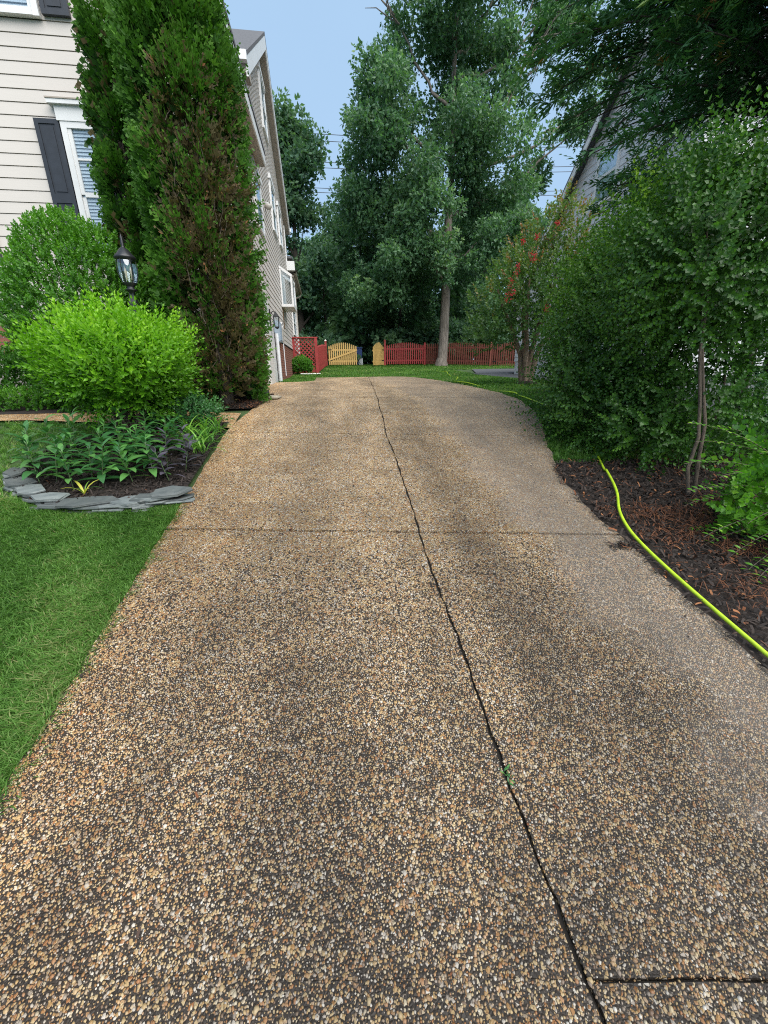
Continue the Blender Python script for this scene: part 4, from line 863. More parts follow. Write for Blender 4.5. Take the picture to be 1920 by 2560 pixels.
def right_pts(n):
    y = .6+3.1*rng.rand(n); x = XR(y)-.035+rng.rand(n)**.95*2.6; k = (x < 6-np.maximum(0, y-2.6)*1.5) & (np.abs(x-np.interp(y, hp[:, 1], hp[:, 0])) > .035); return np.stack([x, y], 1)[k]
chips('mulch_chips', 15000, right_pts, .05, .011, 'mulch_chip', lambda p: np.clip(rng.normal(.28, .2, len(p))+(rng.rand(len(p)) < .10)*.5, 0, 1), 'loose dark bark mulch along the right edge of the driveway')
def lit_pts(n):
    c = np.array([(2.75, 2.55), (3.2, 2.75), (2.5, 2.35), (3.35, 2.45), (2.75, 2.1), (2.35, 2.65), (3.0, 1.7), (2.45, 1.75)]); k = rng.randint(0, len(c), n); p = c[k]+rng.normal(0, 1, (n, 2))*[.20, .08]
    return p[(p[:, 0] > XR(p[:, 1])+.04) & (np.abs(p[:, 0]-np.interp(p[:, 1], hp[:, 1], hp[:, 0])) > .04)]
chips('needle_litter', 2300, lit_pts, .075, .003, 'needle_litter', lambda p: rng.rand(len(p)), 'rust brown needle litter lying on the right mulch bed', .03)
def bed_pts(n):
    p = np.stack([rng.uniform(-3, -1.22, n), rng.uniform(3.2, 5.3, n)], 1); return p[in_bed(p[:, 0], p[:, 1])]
chips('bed_chips', 6000, bed_pts, .05, .011, 'mulch_chip', lambda p: np.clip(rng.normal(.25, .18, len(p)), 0, .8), 'loose dark bark mulch in the front bed', .018)
def fnd_pts(n):
    y = rng.uniform(6.0, 7.3, n); x = XL(y)-rng.rand(n)**1.5*1.5+.04; return np.stack([x, y], 1)
chips('foundation_chips', 4500, fnd_pts, .05, .009, 'mulch_chip', lambda p: np.clip(rng.normal(.42, .25, len(p)), 0, 1), 'brown mulch and litter under the tall evergreen', .014)
# debris on the drive
for (x, y, r) in ((2.0, 2.22, .035), (1.96, 2.18, .028), (2.03, 2.30, .03)): pass
setp(mesh_obj('leaf_scraps', chips('s', 300, lambda n: np.stack([rng.uniform(-1.2, 2.0, n), rng.uniform(.5, 6, n)], 1), .018, .006, 'mulch_chip', lambda p: rng.rand(len(p)), 'x', .004).data), 'small scattered leaf scraps lying on the driveway', 'litter', kind='stuff')
bpy.data.objects.remove(bpy.data.objects['s'])
mc = [chips('mulch_clump', 70, (lambda c: lambda n: np.array(c)+rng.normal(0, 1, (n, 2))*[.05, .022])(c), .05, .008, 'mulch_chip', lambda p: np.clip(rng.normal(.3, .25, len(p)), 0, 1), 'x', .006) for c in ((1.96, 2.28),)]
setp(mc[0], 'small clump of dark mulch spilled onto the driveway beside the hose', 'mulch', kind='stuff')

# ------------------------------------------------------------------ garden hose
hp = np.array(hp); tt = np.linspace(0, len(hp)-1, 260); hx, hy = np.interp(tt, range(len(hp)), hp[:, 0]), np.interp(tt, range(len(hp)), hp[:, 1])
kk = np.exp(-.5*(np.arange(-9, 10)/4.)**2); kk /= kk.sum(); hx, hy = np.convolve(np.pad(hx, 9, 'edge'), kk, 'valid'), np.convolve(np.pad(hy, 9, 'edge'), kk, 'valid')
hz = g(hy)+np.where(hy > 3.45, .004, .026)+np.where((hy > 6.6), .03*np.clip(np.sin(hy*2.2), -.9, 1), 0)
setp(tubes('garden_hose', [(np.stack([hx, hy, hz], 1), .0112)], 'hose_lime', None, 10), 'bright lime green garden hose running along the right edge of the driveway', 'hose')

# ------------------------------------------------------------------ right hand shrubs
PT = [twig(16, .36, .045, .30, 72, opposite=True, seed=s, simple=True) for s in range(4)]
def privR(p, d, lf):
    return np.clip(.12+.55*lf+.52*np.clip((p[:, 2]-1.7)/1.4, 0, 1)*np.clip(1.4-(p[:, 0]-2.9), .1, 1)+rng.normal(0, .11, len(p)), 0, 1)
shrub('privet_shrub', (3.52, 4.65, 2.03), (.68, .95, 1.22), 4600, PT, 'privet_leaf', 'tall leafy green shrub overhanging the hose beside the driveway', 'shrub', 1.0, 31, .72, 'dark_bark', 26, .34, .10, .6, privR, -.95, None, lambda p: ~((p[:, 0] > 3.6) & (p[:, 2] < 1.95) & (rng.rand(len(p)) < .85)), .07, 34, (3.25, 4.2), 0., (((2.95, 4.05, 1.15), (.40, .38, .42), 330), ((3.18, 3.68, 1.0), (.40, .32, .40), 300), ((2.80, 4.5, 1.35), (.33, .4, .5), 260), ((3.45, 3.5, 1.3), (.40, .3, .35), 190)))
shrub('shade_shrub', (3.28, 3.40, 2.42), (.74, .55, .70), 1900, PT, 'privet_leaf', 'dark shaded shrub crown on bare stems right of the leafy one', 'shrub', 1.0, 32, .58, 'dark_bark', 0, .3, .2, .6, lambda p, d, lf: np.clip(.1+.5*lf+rng.normal(0, .1, len(p)), 0, .7), -.9, None, None, .07, 30, (3.1, 3.15), 0., (((3.62, 3.35, 1.35), (.34, .3, .5), 170), ((3.3, 3.45, 1.75), (.4, .3, .4), 170)))
st = empty('slim_stemmed_shrub', (2.98, 2.98, .55), 'cluster of slim bare brown stems rising from the right mulch bed', 'shrub')
def wob(p, n=7, s=.02):
    p = np.array(p, float); t = np.linspace(0, 1, n); q = np.array([np.interp(t, np.linspace(0, 1, len(p)), p[:, i]) for i in range(3)]).T; q[1:-1] += rng.normal(0, s, (n-2, 3)); return q
for a in ([(3.03, 2.9, .52), (3.02, 3.0, 1.3), (3.0, 3.25, 2.5)], [(3.10, 2.92, .52), (3.13, 3.0, 1.2), (3.05, 3.1, 1.7), (3.02, 3.3, 2.6)], [(3.6, 3.4, .58), (3.72, 3.5, 1.5), (3.8, 3.7, 2.6)]):
    tubes('stem', [(wob(a), np.linspace(.017, .008, 7))], 'stem_bark', st, 7)
# near arching sprigs at the right edge
sp = empty('arching_shrub', (3.75, 2.25, .42), 'near shrub with arching sprays of small round light green leaves at the right edge', 'shrub')
SL = [bent_leaf(1, .24, .5, 'sprig_leaf' if False else 'boxwood_leaf', n=3, fold=.15) for _ in range(8)]
brs = []; leaf_slots = []
for (tip, hgt, nn) in (((2.46, 2.50), 1.24, 24), ((2.56, 2.50), 1.11, 22), ((2.41, 2.40), .98, 24), ((2.81, 2.50), .81, 18), ((2.38, 2.30), .81, 24), ((2.44, 2.35), .69, 22), ((2.38, 2.10), .56, 24), ((2.51, 2.20), .45, 20), ((2.50, 2.00), .46, 20), ((2.51, 1.90), .38, 20), ((2.46, 1.80), .36, 20), ((2.49, 2.20), .93, 22), ((2.80, 2.20), .42, 16), ((3.0, 2.8), 1.16, 18), ((2.86, 2.30), 1.05, 18), ((2.62, 2.05), .66, 18), ((2.70, 1.85), .52, 18)):
    b0 = np.array([3.75+rng.normal(0, .08), 2.3+rng.normal(0, .08), .42]); e = np.array([tip[0], tip[1], hgt]); m = (b0+e)/2+np.array([.12, 0, .32])
    t = np.linspace(0, 1, 24)[:, None]; c = (1-t)**2*b0+2*t*(1-t)*m+t*t*e+np.concatenate([np.zeros((23, 3)), [[0, 0, -.01]]]); brs.append((c, np.linspace(.007, .0018, 24)))
    for i in range(nn):
        f = .42+.58*i/nn; p = np.array([np.interp(f, t[:, 0], c[:, k]) for k in range(3)]); leaf_slots.append((p, math.atan2(e[1]-b0[1], e[0]-b0[0]), i, f))
ST = [twig(16, .34, .056, .42, 75, opposite=True, seed=s, simple=True) for s in range(4)]
pp = np.array([3.36, 2.28, .72])+rdirs(230)*np.array([.55, .42, .46])*(1-.5*rng.rand(230)**1.5)[:, None]; pp = pp[pp[:, 2] > .45]; np_ = len(pp)
foliage('foliage', 'boxwood_leaf', [multi(ST, pp, np.array([-.8, -.35, .25])+rng.normal(0, .4, (np_, 3)), rng.uniform(0, 6.28, np_), rng.uniform(.75, 1.1, np_), np.clip(rng.normal(.45, .2, np_), 0, 1))], sp)
tubes('branches', brs, 'grey_twig', sp, 5)
for k, (p, az, i, f) in enumerate(leaf_slots):
    for s in (-1, 1):
        if k*2 >= 700: break
        o = put_leaf(random.choice(SL), tuple(p), az+s*random.uniform(.85, 1.35), random.uniform(.0, .55), random.uniform(.052, .066)*(1.05-.40*f*f), sp, random.uniform(-.4, .4))

# ------------------------------------------------------------------ leyland cypress, upper right
LS = [spray(3, 1.0, .058, 36, s, .15) for s in range(4)]
lc = empty('cypress_tree', (5.25, 4.75, .9), 'dark feathery cypress overhanging the upper right with drooping sprays', 'evergreen tree')
TX, TY = 5.25, 4.75
tubes('trunk', [(wob([(TX, TY, .85), (TX+.1, TY, 2.5), (TX, TY, 5), (TX, TY, 9)], 9, .02), np.linspace(.10, .02, 9)), (wob([(TX-.25, TY-.5, .85), (TX-.3, TY-.6, 2.5), (TX-.2, TY-.4, 4.5)], 7, .02), np.linspace(.05, .015, 7))], 'dark_bark', lc, 8)
pos, dirs, rn_, lim = [], [], [], []
for i in range(285):
    z0 = 2.15+5.6*(i/285)**.85; az = rng.uniform(math.radians(150), math.radians(280)) if rng.rand() < .5 else rng.uniform(0, 2*np.pi); L = np.interp(z0, [2.1, 3.0, 3.9, 4.3, 4.7], [1.7, 2.25, 2.4, 2.6, 2.95])*rng.uniform(.6, 1.03)*np.clip((9.5-z0)/4.5, .2, 1)
    dn = np.array([math.cos(az), math.sin(az), 0]); n_ = int(46*L)
    if dn[1] > .3: n_ = int(n_*.6)
    t = rng.uniform(.22, 1, n_); rise = rng.uniform(.05, .45); P_ = np.array([TX, TY, z0])+dn*(t*L)[:, None]+np.array([0, 0, 1.])*(rise*t*L-.20*(t*L)**2*.55)[:, None]
    side = np.array([-dn[1], dn[0], 0]); P_ += side*rng.normal(0, .13, n_)[:, None]*t[:, None]+np.array([0, 0, 1])*rng.normal(0, .05, n_)[:, None]
    pos.append(P_); dirs.append(dn*.9+side*rng.normal(0, .6, n_)[:, None]+np.array([0, 0, 1])*rng.normal(-.12, .3, n_)[:, None]); rn_.append(np.clip(.12+.5*t+rng.normal(0, .14, n_), 0, .9))
    tl = np.linspace(0, 1, 6); lim.append((np.array([TX, TY, z0])+dn*(tl*L)[:, None]+np.array([0, 0, 1.])*(rise*tl*L-.11*(tl*L)**2)[:, None], np.linspace(.022, .004, 6)))
for (ex, ey, z0) in ((4.15, 3.4, 1.45), (4.3, 3.4, 1.05), (5.0, 3.2, 1.75), (5.2, 3.0, 1.3), (4.9, 3.4, .95), (5.6, 3.2, 1.9), (4.0, 3.4, 2.25), (4.2, 3.3, 1.85), (4.35, 3.2, 2.05), (4.1, 3.2, 1.15), (4.5, 3.1, 1.5), (4.25, 3.5, 2.5), (3.9, 3.6, 2.45)):     # low limbs near the drive
    b0 = np.array([TX, TY, z0+.1]); e = np.array([ex, ey, z0-.05]); n_ = 60; t = rng.uniform(.3, 1, n_); dn = unit((e-b0)[None])[0]; side = np.array([-dn[1], dn[0], 0])
    pos.append(b0+(e-b0)*t[:, None]+side*rng.normal(0, .12, n_)[:, None]+np.array([0, 0, 1])*rng.normal(0, .05, n_)[:, None]); dirs.append(dn+side*rng.normal(0, .6, n_)[:, None]+np.array([0, 0, 1])*rng.normal(0, .2, n_)[:, None]); rn_.append(np.clip(.2+.5*t+rng.normal(0, .12, n_), 0, .9)); lim.append((np.array([b0, (b0+e)/2+[0, 0, .05], e]), [.02, .014, .004]))
pos, dirs, rn_ = np.concatenate(pos), np.concatenate(dirs), np.concatenate(rn_); rn_[rng.rand(len(rn_)) < .012] = 1
foliage('foliage', 'leyland_leaf', [multi(LS, pos, dirs, rng.normal(0, .6, len(pos)), rng.uniform(.13, .27, len(pos)), rn_, jit=.03)], lc)
tubes('limbs', lim, 'dark_bark', lc, 5)

# ------------------------------------------------------------------ crape myrtle
cmx, cmy = 4.45, 9.0; cz = G(cmy)
cm = empty('crape_myrtle', (cmx, cmy, cz), 'multi stemmed crape myrtle with bronze tinted leaves and red blooms', 'tree')
sts = []
for a, e in (((-.05, 0), (-.75, .1, 1.9)), ((.05, .02), (.5, .2, 2.1)), ((0, .05), (-.1, .4, 2.3)), ((.08, -.02), (1.0, -.1, 1.7)), ((-.02, -.03), (-.3, -.4, 2.0)), ((.02, 0), (.35, -.3, 2.2))):
    sts.append((wob([(cmx+a[0], cmy+a[1], cz-.05), (cmx+a[0]+e[0]*.15, cmy+a[1]+e[1]*.15, cz+.7), (cmx+e[0]*.6, cmy+e[1]*.6, cz+e[2]*.65), (cmx+e[0], cmy+e[1], cz+e[2])], 8, .015), np.linspace(.075, .015, 8)))
tubes('trunk', sts, 'myrtle_bark', cm, 7)
FLW = ((4.02, 3.92, .06), (3.96, 3.64, .10), (3.99, 3.56, .08), (3.68, 3.31, .08), (3.62, 3.18, .10), (3.64, 2.97, .09), (3.56, 2.90, .10), (4.36, 2.73, .09), (4.40, 4.12, .06), (3.70, 3.43, .06), (3.76, 3.84, .05))
MT = [twig(9, .24, .075, .28, 60, seed=s, simple=True) for s in range(4)]
clm = [((3.65, 9.0, 2.75), .55), ((4.2, 8.8, 3.1), .62), ((4.9, 9.0, 3.2), .65), ((4.5, 9.3, 3.7), .55), ((5.2, 9.2, 3.75), .6), ((4.35, 8.9, 2.55), .55), ((5.0, 8.8, 2.6), .6), ((3.5, 9.1, 2.35), .42), ((5.6, 9.0, 3.0), .6), ((5.1, 9.1, 4.3), .40), ((4.65, 9.1, 4.25), .32), ((5.7, 9.2, 3.9), .5), ((5.35, 9.1, 4.6), .22), ((4.95, 9.1, 4.75), .2), ((6.0, 9.1, 2.7), .5), ((4.0, 9.2, 3.4), .4)]
ps, ds, rs = [], [], []
for c, r in clm:
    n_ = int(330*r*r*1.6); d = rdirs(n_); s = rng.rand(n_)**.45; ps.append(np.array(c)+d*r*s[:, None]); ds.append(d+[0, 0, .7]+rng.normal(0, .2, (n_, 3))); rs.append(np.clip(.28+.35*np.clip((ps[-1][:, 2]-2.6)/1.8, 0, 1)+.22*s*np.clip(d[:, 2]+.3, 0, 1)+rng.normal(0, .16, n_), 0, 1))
ps, ds, rs = np.concatenate(ps), np.concatenate(ds), np.concatenate(rs)
foliage('crown', 'myrtle_leaf', [multi(MT, ps, ds, rng.uniform(0, 6.28, len(ps)), rng.uniform(.8, 1.25, len(ps)), rs)], cm)
for (x, z, s) in FLW:
    n_ = 34; d = rdirs(n_); p = np.array([x, 8.2, z])+d*s*rng.rand(n_)[:, None]**.5*[.8, .8, 1.2]
    foliage('flower_cluster', 'myrtle_flower', [multi([(DIAM, DIAMQ)], p, rdirs(n_), rng.uniform(0, 6, n_), rng.uniform(.022, .042, n_), rng.rand(n_))], cm)
rock('root_flare', (cmx+.05, cmy-.05, cz-.03), (.34, .3, .10), 'mulch_soil', 5, None, None, cm)

# ------------------------------------------------------------------ oak and the trees behind
def clump_tree(name, base, clumps, nleaf, leaf, mat, label, cat, limbs, barkm, group=None, flat=.8, base_r=.0, droop=.0):
    t = empty(name, base, label, cat, group); ps, ds, rs = [], [], []
    for c, r in clumps:
        n_ = max(12, int(nleaf*r*r)); d = rdirs(n_); s = rng.rand(n_)**.5; tone = rng.normal(.42, .13)
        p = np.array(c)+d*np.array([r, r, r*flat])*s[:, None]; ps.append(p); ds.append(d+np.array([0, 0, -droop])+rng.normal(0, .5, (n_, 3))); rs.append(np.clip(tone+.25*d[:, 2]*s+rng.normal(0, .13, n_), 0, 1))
    ps, ds, rs = np.concatenate(ps), np.concatenate(ds), np.concatenate(rs)
    foliage('crown', mat, [multi(leaf, ps, ds, rng.uniform(0, 6.28, len(ps)), rng.uniform(.75, 1.3, len(ps)), rs)], t)
    tubes('trunk', limbs, barkm, t, 9); return t
def tpl(s, w=.3, k=3):       # a little bunch of k leaves
    out = []
    for sd in range(3):
        r = np.random.RandomState(sd); Vs, Fs, o = [], [], 0
        for i in range(k):
            d = unit(r.normal(size=(1, 3))+[0, .9, 0]); R = frames(d, np.array([r.uniform(0, 6)]))[0]; b = DIAM.copy(); b[:, 0] *= w/.3
            Vs.append((b*s*r.uniform(.8, 1.2))@R.T); Fs.append(DIAMQ+o); o += 4
        out.append((np.concatenate(Vs), np.concatenate(Fs)))
    return out
OX, OY = 6.75, 24.0; oz = G(OY)
cl = []
def env(z):     # left and right reach of the dense crown
    return np.interp(z, [6, 8, 10, 13, 15, 17, 20, 23], [-3.0, -5.0, -5.1, -4.7, -3.6, -2.8, -2.4, -.8]), np.interp(z, [6, 8, 10, 13, 15, 17, 20, 23], [1.6, 3.4, 4.0, 2.9, 2.6, 2.8, 2.2, .8])
r_ = np.random.RandomState(5)
for i in range(165):
    z = r_.uniform(6.4, 22.5); a, b = env(z); x = r_.uniform(a, b); y = r_.uniform(-2.6, 2.6)
    cl.append(((OX+x, OY+y, z), r_.uniform(.65, 1.2)))
for (x, z, r) in ((11.6, 16.2, 1.1), (12.6, 15.4, .9), (13.6, 14.2, 1.0), (14.2, 13.2, .8), (12.9, 17.2, 1.0), (11.2, 17.4, .9), (14.0, 15.8, .7), (14.4, 12.2, .6), (12.4, 13.9, .5), (11.4, 12.0, .8), (12.2, 11.8, .6), (10.3, 14.6, .8), (10.6, 13.4, .7), (10.9, 10.3, .9), (10.0, 9.3, 1.0), (13.4, 12.9, .5), (12.0, 18.6, 1.0), (10.4, 18.6, 1.1), (13.9, 17.3, .7), (9.8, 16.4, .9)):
    for _ in range(2): cl.append(((x+r_.normal(0, .3), OY+r_.uniform(-1.5, 1.5), z+r_.normal(0, .25)), r*.8))
for i in range(46):
    cl.append(((r_.uniform(1.9, 5.4), OY+r_.uniform(-1.0, 2.4), r_.uniform(5.2, 12.5)), r_.uniform(.7, 1.1)))
for (x, z, r) in ((8.2, 7.2, .9), (9.0, 7.9, 1.0), (7.5, 6.6, .7), (9.8, 8.4, .9), (8.7, 6.4, .7), (5.6, 7.3, .8), (4.7, 7.9, .9), (7.9, 5.4, .55), (6.2, 5.8, .5), (8.6, 5.0, .5), (6.0, 6.5, .7)):
    cl.append(((x, OY-2.2+r_.uniform(-.6, .6), z), r))
limbs = [(wob([(OX-.1, OY, oz-.2), (OX-.05, OY, oz+.5), (OX+.05, OY, 8), (OX+.1, OY, 14), (OX, OY, 22)], 14, .05), np.concatenate([[.50, .38], np.linspace(.31, .04, 12)]))]
for (z0, ex, ey, ez, r) in ((9.2, 6.6, 0, 3.8, .13), (10.8, 7.4, -.6, 3.2, .12), (12.4, 5.6, .5, 5.2, .12), (11.6, 4.6, -.8, 5.2, .09), (14.5, 5.0, 0, 3.2, .09), (9.6, -3.0, -.8, 3.0, .14), (8.2, -3.6, .5, 2.0, .10), (7.0, -2.4, -1.4, 1.2, .09), (11.5, -4.0, 0, 3.0, .11), (13.5, -3.2, -.6, 3.2, .09), (7.2, 2.8, -1.6, 1.2, .08), (6.2, -1.6, -1.9, .9, .07), (15.5, 2.6, .5, 3.4, .08), (16, -2.2, .3, 3.2, .07), (10.2, 5.2, .8, .6, .07)):
    b0 = np.array([OX, OY, z0]); e = b0+[ex, ey, ez]; m = b0+np.array([ex*.5, ey*.5, ez*.30]); limbs.append((wob([b0, m, e], 8, .12), np.linspace(r, .02, 8)))
    cl += [((e[0]+r_.normal(0, .4), e[1]+r_.normal(0, .5), e[2]+r_.normal(0, .3)), .8) for _ in range(2)]
    for k in range(4):
        f = r_.uniform(.4, .95); p = b0+(e-b0)*f-np.array([0, 0, ez*.12*(1-f)]); q = p+np.array([np.sign(ex)*r_.uniform(.4, 1.6), r_.normal(0, .7), r_.uniform(.2, 1.6)]); limbs.append((wob([p, (p+q)/2, q], 5, .06), np.linspace(.04, .01, 5)))
clump_tree('oak_tree', (OX, OY, oz), cl, 255, tpl(.165, .26, 3), 'oak_leaf', 'tall oak with grey trunk standing before the fence', 'tree', limbs, 'oak_bark', None, .8, 0, .35)

def wood_tree(x, y, h, rad, z_low, n, label, mat='wood_leaf', seed=0, leafsz=.25, lean=0., col='tree'):
    r = np.random.RandomState(seed); zb = G(y); c_ = []
    for i in range(n):
        t = r.rand()**.8; z = z_low+(h-z_low)*t; R_ = rad*np.sqrt(np.clip(1-((t-.35)/.68)**2, .03, 1)); a = r.uniform(0, 6.28); q = np.sqrt(r.rand())
        c_.append(((x+lean*t+R_*q*math.cos(a), y+R_*q*math.sin(a)*.8, z), r.uniform(.7, 1.25)*(.75+.1*rad)))
    lim_ = [(wob([(x, y, zb-.2), (x+lean*.3, y, zb+h*.4), (x+lean, y, h*.92)], 7, .06), np.linspace(.26, .03, 7))]
    for i in range(8):
        a = r.uniform(0, 6.28); z0 = z_low+r.uniform(0, .5)*(h-z_low); lim_.append((wob([(x, y, z0), (x+rad*.4*math.cos(a), y+rad*.4*math.sin(a), z0+1), (x+rad*.8*math.cos(a), y+rad*.8*math.sin(a), z0+2.4)], 5, .08), np.linspace(.09, .02, 5)))
    return clump_tree('background_tree', (x, y, zb), c_, 84, tpl(leafsz, .28, 3), mat, label, col, lim_, 'dark_bark', 'trees beyond the back fence', .8, 0, .25)
wood_tree(-1.5, 31, 16.2, 2.6, 3.2, 95, 'tall tree beside the house beyond the lattice with pointed top', seed=1)
wood_tree(-6.5, 33, 15, 3.5, 3, 60, 'tree mostly hidden behind the beige house', seed=2)
wood_tree(1.6, 36, 12.3, 2.3, 3.0, 60, 'lower tree in the gap between house side tree and oak', seed=3)
wood_tree(11.2, 33, 13.2, 2.9, 2.6, 80, 'dense tree behind the dark red fence right of the oak', seed=6)
wood_tree(15.5, 36, 14.2, 3.2, 2.6, 80, 'tree behind the crape myrtle and the red shed', seed=7)
wood_tree(20.5, 38, 14.5, 3.4, 3, 70, 'tree beside the gable of the neighbouring house', seed=8)
wood_tree(-.5, 44, 13, 3.5, 2.4, 70, 'far dark tree filling behind the lattice and yellow gates', seed=9)
wood_tree(6, 45, 13, 4.2, 2.4, 80, 'far dark tree filling behind the oak trunk', seed=10)
wood_tree(9.0, 50, 12, 4.5, 2.2, 70, 'farthest dark tree closing the gap left of the oak trunk', seed=14)
wood_tree(13.5, 46, 14, 4.2, 2.4, 80, 'far dark tree filling behind the dark red fence', seed=12)
# evergreens along the fence left of the oak
CS = [spray(5, 1.0, .07, 36, s, .2) for s in range(3)]
def cedar(x, y, h, rad, n, label, seed, tone=.4):
    t = empty('cedar_tree', (x, y, G(y)), label, 'evergreen tree', 'evergreens behind the yellow gates'); zb = G(y)
    r = np.random.RandomState(seed); K = int(60*h/8*max(1, rad/1.5)); zz = zb+.2+(h-zb)*r.rand(K)**1.1; tt_ = (zz-zb)/(h-zb); th = r.uniform(0, 6.28, K); R_ = rad*np.clip(1.12-tt_, .08, 1)**.75*r.uniform(.55, 1.05, K)
    ps, ds, rs = [], [], []
    for i in range(K):
        c = np.array([x+R_[i]*math.cos(th[i]), y+R_[i]*math.sin(th[i]), zz[i]]); m_ = int(n/K); p = c+rng.normal(0, 1, (m_, 3))*[.34, .34, .22]; dn = np.array([math.cos(th[i]), math.sin(th[i]), -.35])
        ps.append(p); ds.append(dn+rng.normal(0, .4, (m_, 3))); rs.append(np.clip(r.normal(tone, .14)+rng.normal(0, .12, m_), 0, 1))
    ps, ds, rs = np.concatenate(ps), np.concatenate(ds), np.concatenate(rs)
    foliage('crown', 'cedar_leaf', [multi(CS, ps, ds, rng.uniform(0, 6.28, len(ps)), rng.uniform(.35, .6, len(ps)), rs)], t)
    tubes('trunk', [([(x, y, zb-.1), (x, y, h*.95)], [.18, .03])], 'dark_bark', t)
cedar(2.6, 29, 11.2, 2.1, 2600, 'broad cedar with drooping sprays behind the gap between the yellow gates', 41)
cedar(5.0, 28.4, 10.4, 2.0, 2400, 'cedar behind the bright red fence section', 42, .32)
cedar(8.0, 29, 9.6, 2.1, 2200, 'dark cedar behind the oak trunk', 43, .25)
cedar(.2, 33, 9.5, 1.9, 1800, 'slender cedar behind the left yellow gate', 44, .32)
cedar(10.6, 27.5, 5.0, 1.3, 1000, 'short dark evergreen behind the dark red fence', 45, .22)

US = tpl(.24, .28, 4)
for i, (x, y, h, r, lb) in enumerate(((-1.6, 27.5, 3.6, 1.3, 'left of the first gate post'), (.6, 28.0, 3.2, 1.3, 'behind the left yellow gate'), (4.2, 27.2, 3.6, 1.4, 'behind the bright red panel'), (6.4, 27.4, 4.2, 1.5, 'directly behind the oak trunk'), (8.7, 26.4, 4.4, 1.5, 'right of the oak trunk'), (10.4, 25.2, 3.9, 1.3, 'behind the dark red double gate'), (2.6, 31.5, 3.8, 1.6, 'far behind the gap of the gates'), (16, 25, 4.5, 1.8, 'right of the red shed'))):
    r2 = np.random.RandomState(300+i); c_ = [((x+r2.normal(0, r*.5), y+r2.normal(0, r*.4), G(y)+.3+(h-G(y)-.3)*r2.rand()), .75) for _ in range(26)]
    clump_tree('understory_shrub', (x, y, G(y)), c_, 70, US, 'wood_leaf', 'dark leafy understory shrub '+lb, 'shrub', [([(x, y, G(y)-.1), (x+.1, y, G(y)+1), (x, y, h*.8)], [.06, .05, .02])], 'dark_bark', 'understory shrubs behind the fence')

# ------------------------------------------------------------------ fences and gates
def picket_mesh(w, t, mat, name='picket', point=.05):
    yz = [(-w/2, 0), (w/2, 0), (w/2, 1-point), (w*.22, 1), (-w*.22, 1), (-w/2, 1-point)]; n = 6
    V = [(a, -t/2, b) for a, b in yz]+[(a, t/2, b) for a, b in yz]; s = np.array([[i, (i+1) % n, n+(i+1) % n, n+i] for i in range(n)])
    return np_mesh(name, V, [s, np.array([[5, 4, 3, 2, 1, 0]]), np.array([[6, 7, 8, 9, 10, 11]])], mat)
PKR, PKD, PKP = picket_mesh(.070, .02, 'fence_red'), picket_mesh(.072, .02, 'fence_dark'), picket_mesh(.072, .02, 'gate_pine')
def bar(a, b, w, h, name, mat, parent):       # box bar between two points
    a, b = np.array(a, float), np.array(b, float); d = unit((b-a)[None])[0]; s = np.cross(d, [0, 0, 1.]); s = s/(np.linalg.norm(s)+1e-9)*w/2; u = np.cross(s, d); u = u/np.linalg.norm(u)*h/2
    V = [a-s-u, a+s-u, b+s-u, b-s-u, a-s+u, a+s+u, b+s+u, b-s+u]; return hexa(name, V, mat, parent)
def fence(P0, P1, h, arch, pm_, mat, pitch, label, cat, name, brace=False, hinges=None, group=None, z0=None, z1=None):
    P0, P1 = np.array(P0, float), np.array(P1, float); L = np.linalg.norm(P1-P0); n = int(round(L/pitch)); a = math.atan2(P1[1]-P0[1], P1[0]-P0[0]); za = G(P0[1])+.04 if z0 is None else z0; zb = G(P1[1])+.04 if z1 is None else z1
    t = empty(name, (P0[0], P0[1], za), label, cat, group); nrm = np.array([math.sin(a), -math.cos(a)])
    for i in range(n):
        f = (i+.5)/n; p = P0+(P1-P0)*f; z = za+(zb-za)*f; o = mesh_obj('picket', pm_, t, (p[0]+nrm[0]*.03, p[1]+nrm[1]*.03, z+random.uniform(-.006, .006))); o.rotation_euler = (0, 0, a); o.scale = (1, 1, h+arch*math.sin(math.pi*f)+random.uniform(-.008, .008))
    for zr in (.2, h*.82): bar((P0[0], P0[1], za+zr), (P1[0], P1[1], zb+zr), .035, .08, 'rail', mat, t)
    if brace: bar((P0[0]+nrm[0]*.055, P0[1]+nrm[1]*.055, za+.25), (P1[0]+nrm[0]*.055, P1[1]+nrm[1]*.055, zb+h*.80), .025, .085, 'brace', mat, t)
    for f, zr in hinges or []:
        p = P0+(P1-P0)*f+nrm*.05; q = p+(P1-P0)/L*.2; bar((p[0], p[1], za+(zb-za)*f+zr), (q[0], q[1], za+(zb-za)*f+zr), .012, .04, 'hinge', 'black_iron', t)
    return t
def post(x, y, h, mat, capmat, label, w=.11, z=None):
    z = G(y) if z is None else z; t = empty('fence_post', (x, y, z), label, 'fence post', 'posts of the back fence'); box('shaft', (x-w/2, x+w/2, y-w/2, y+w/2, z-.05, z+h), mat, t); lathe('cap', [(w*.82, 0), (w*.82, .02), (0, .09)], (x, y, z+h), capmat, t, 4, False, math.pi/4)
fence((-.32, 19.15), (.10, 24.9), 1.05, .05, PKR, 'fence_red', .125, 'red picket run between the lattice panel and the first gate post', 'fence', 'picket_fence')
post(.10, 25.0, 1.32, 'fence_red', 'post_cap', 'red post with pale cap left of the left yellow gate')
fence((.22, 25.0), (1.88, 25.0), .98, .22, PKP, 'gate_pine', .118, 'left yellow timber gate with diagonal brace and arched top', 'gate', 'yellow_gate', True, [(0.0, .24), (0.0, .82)])
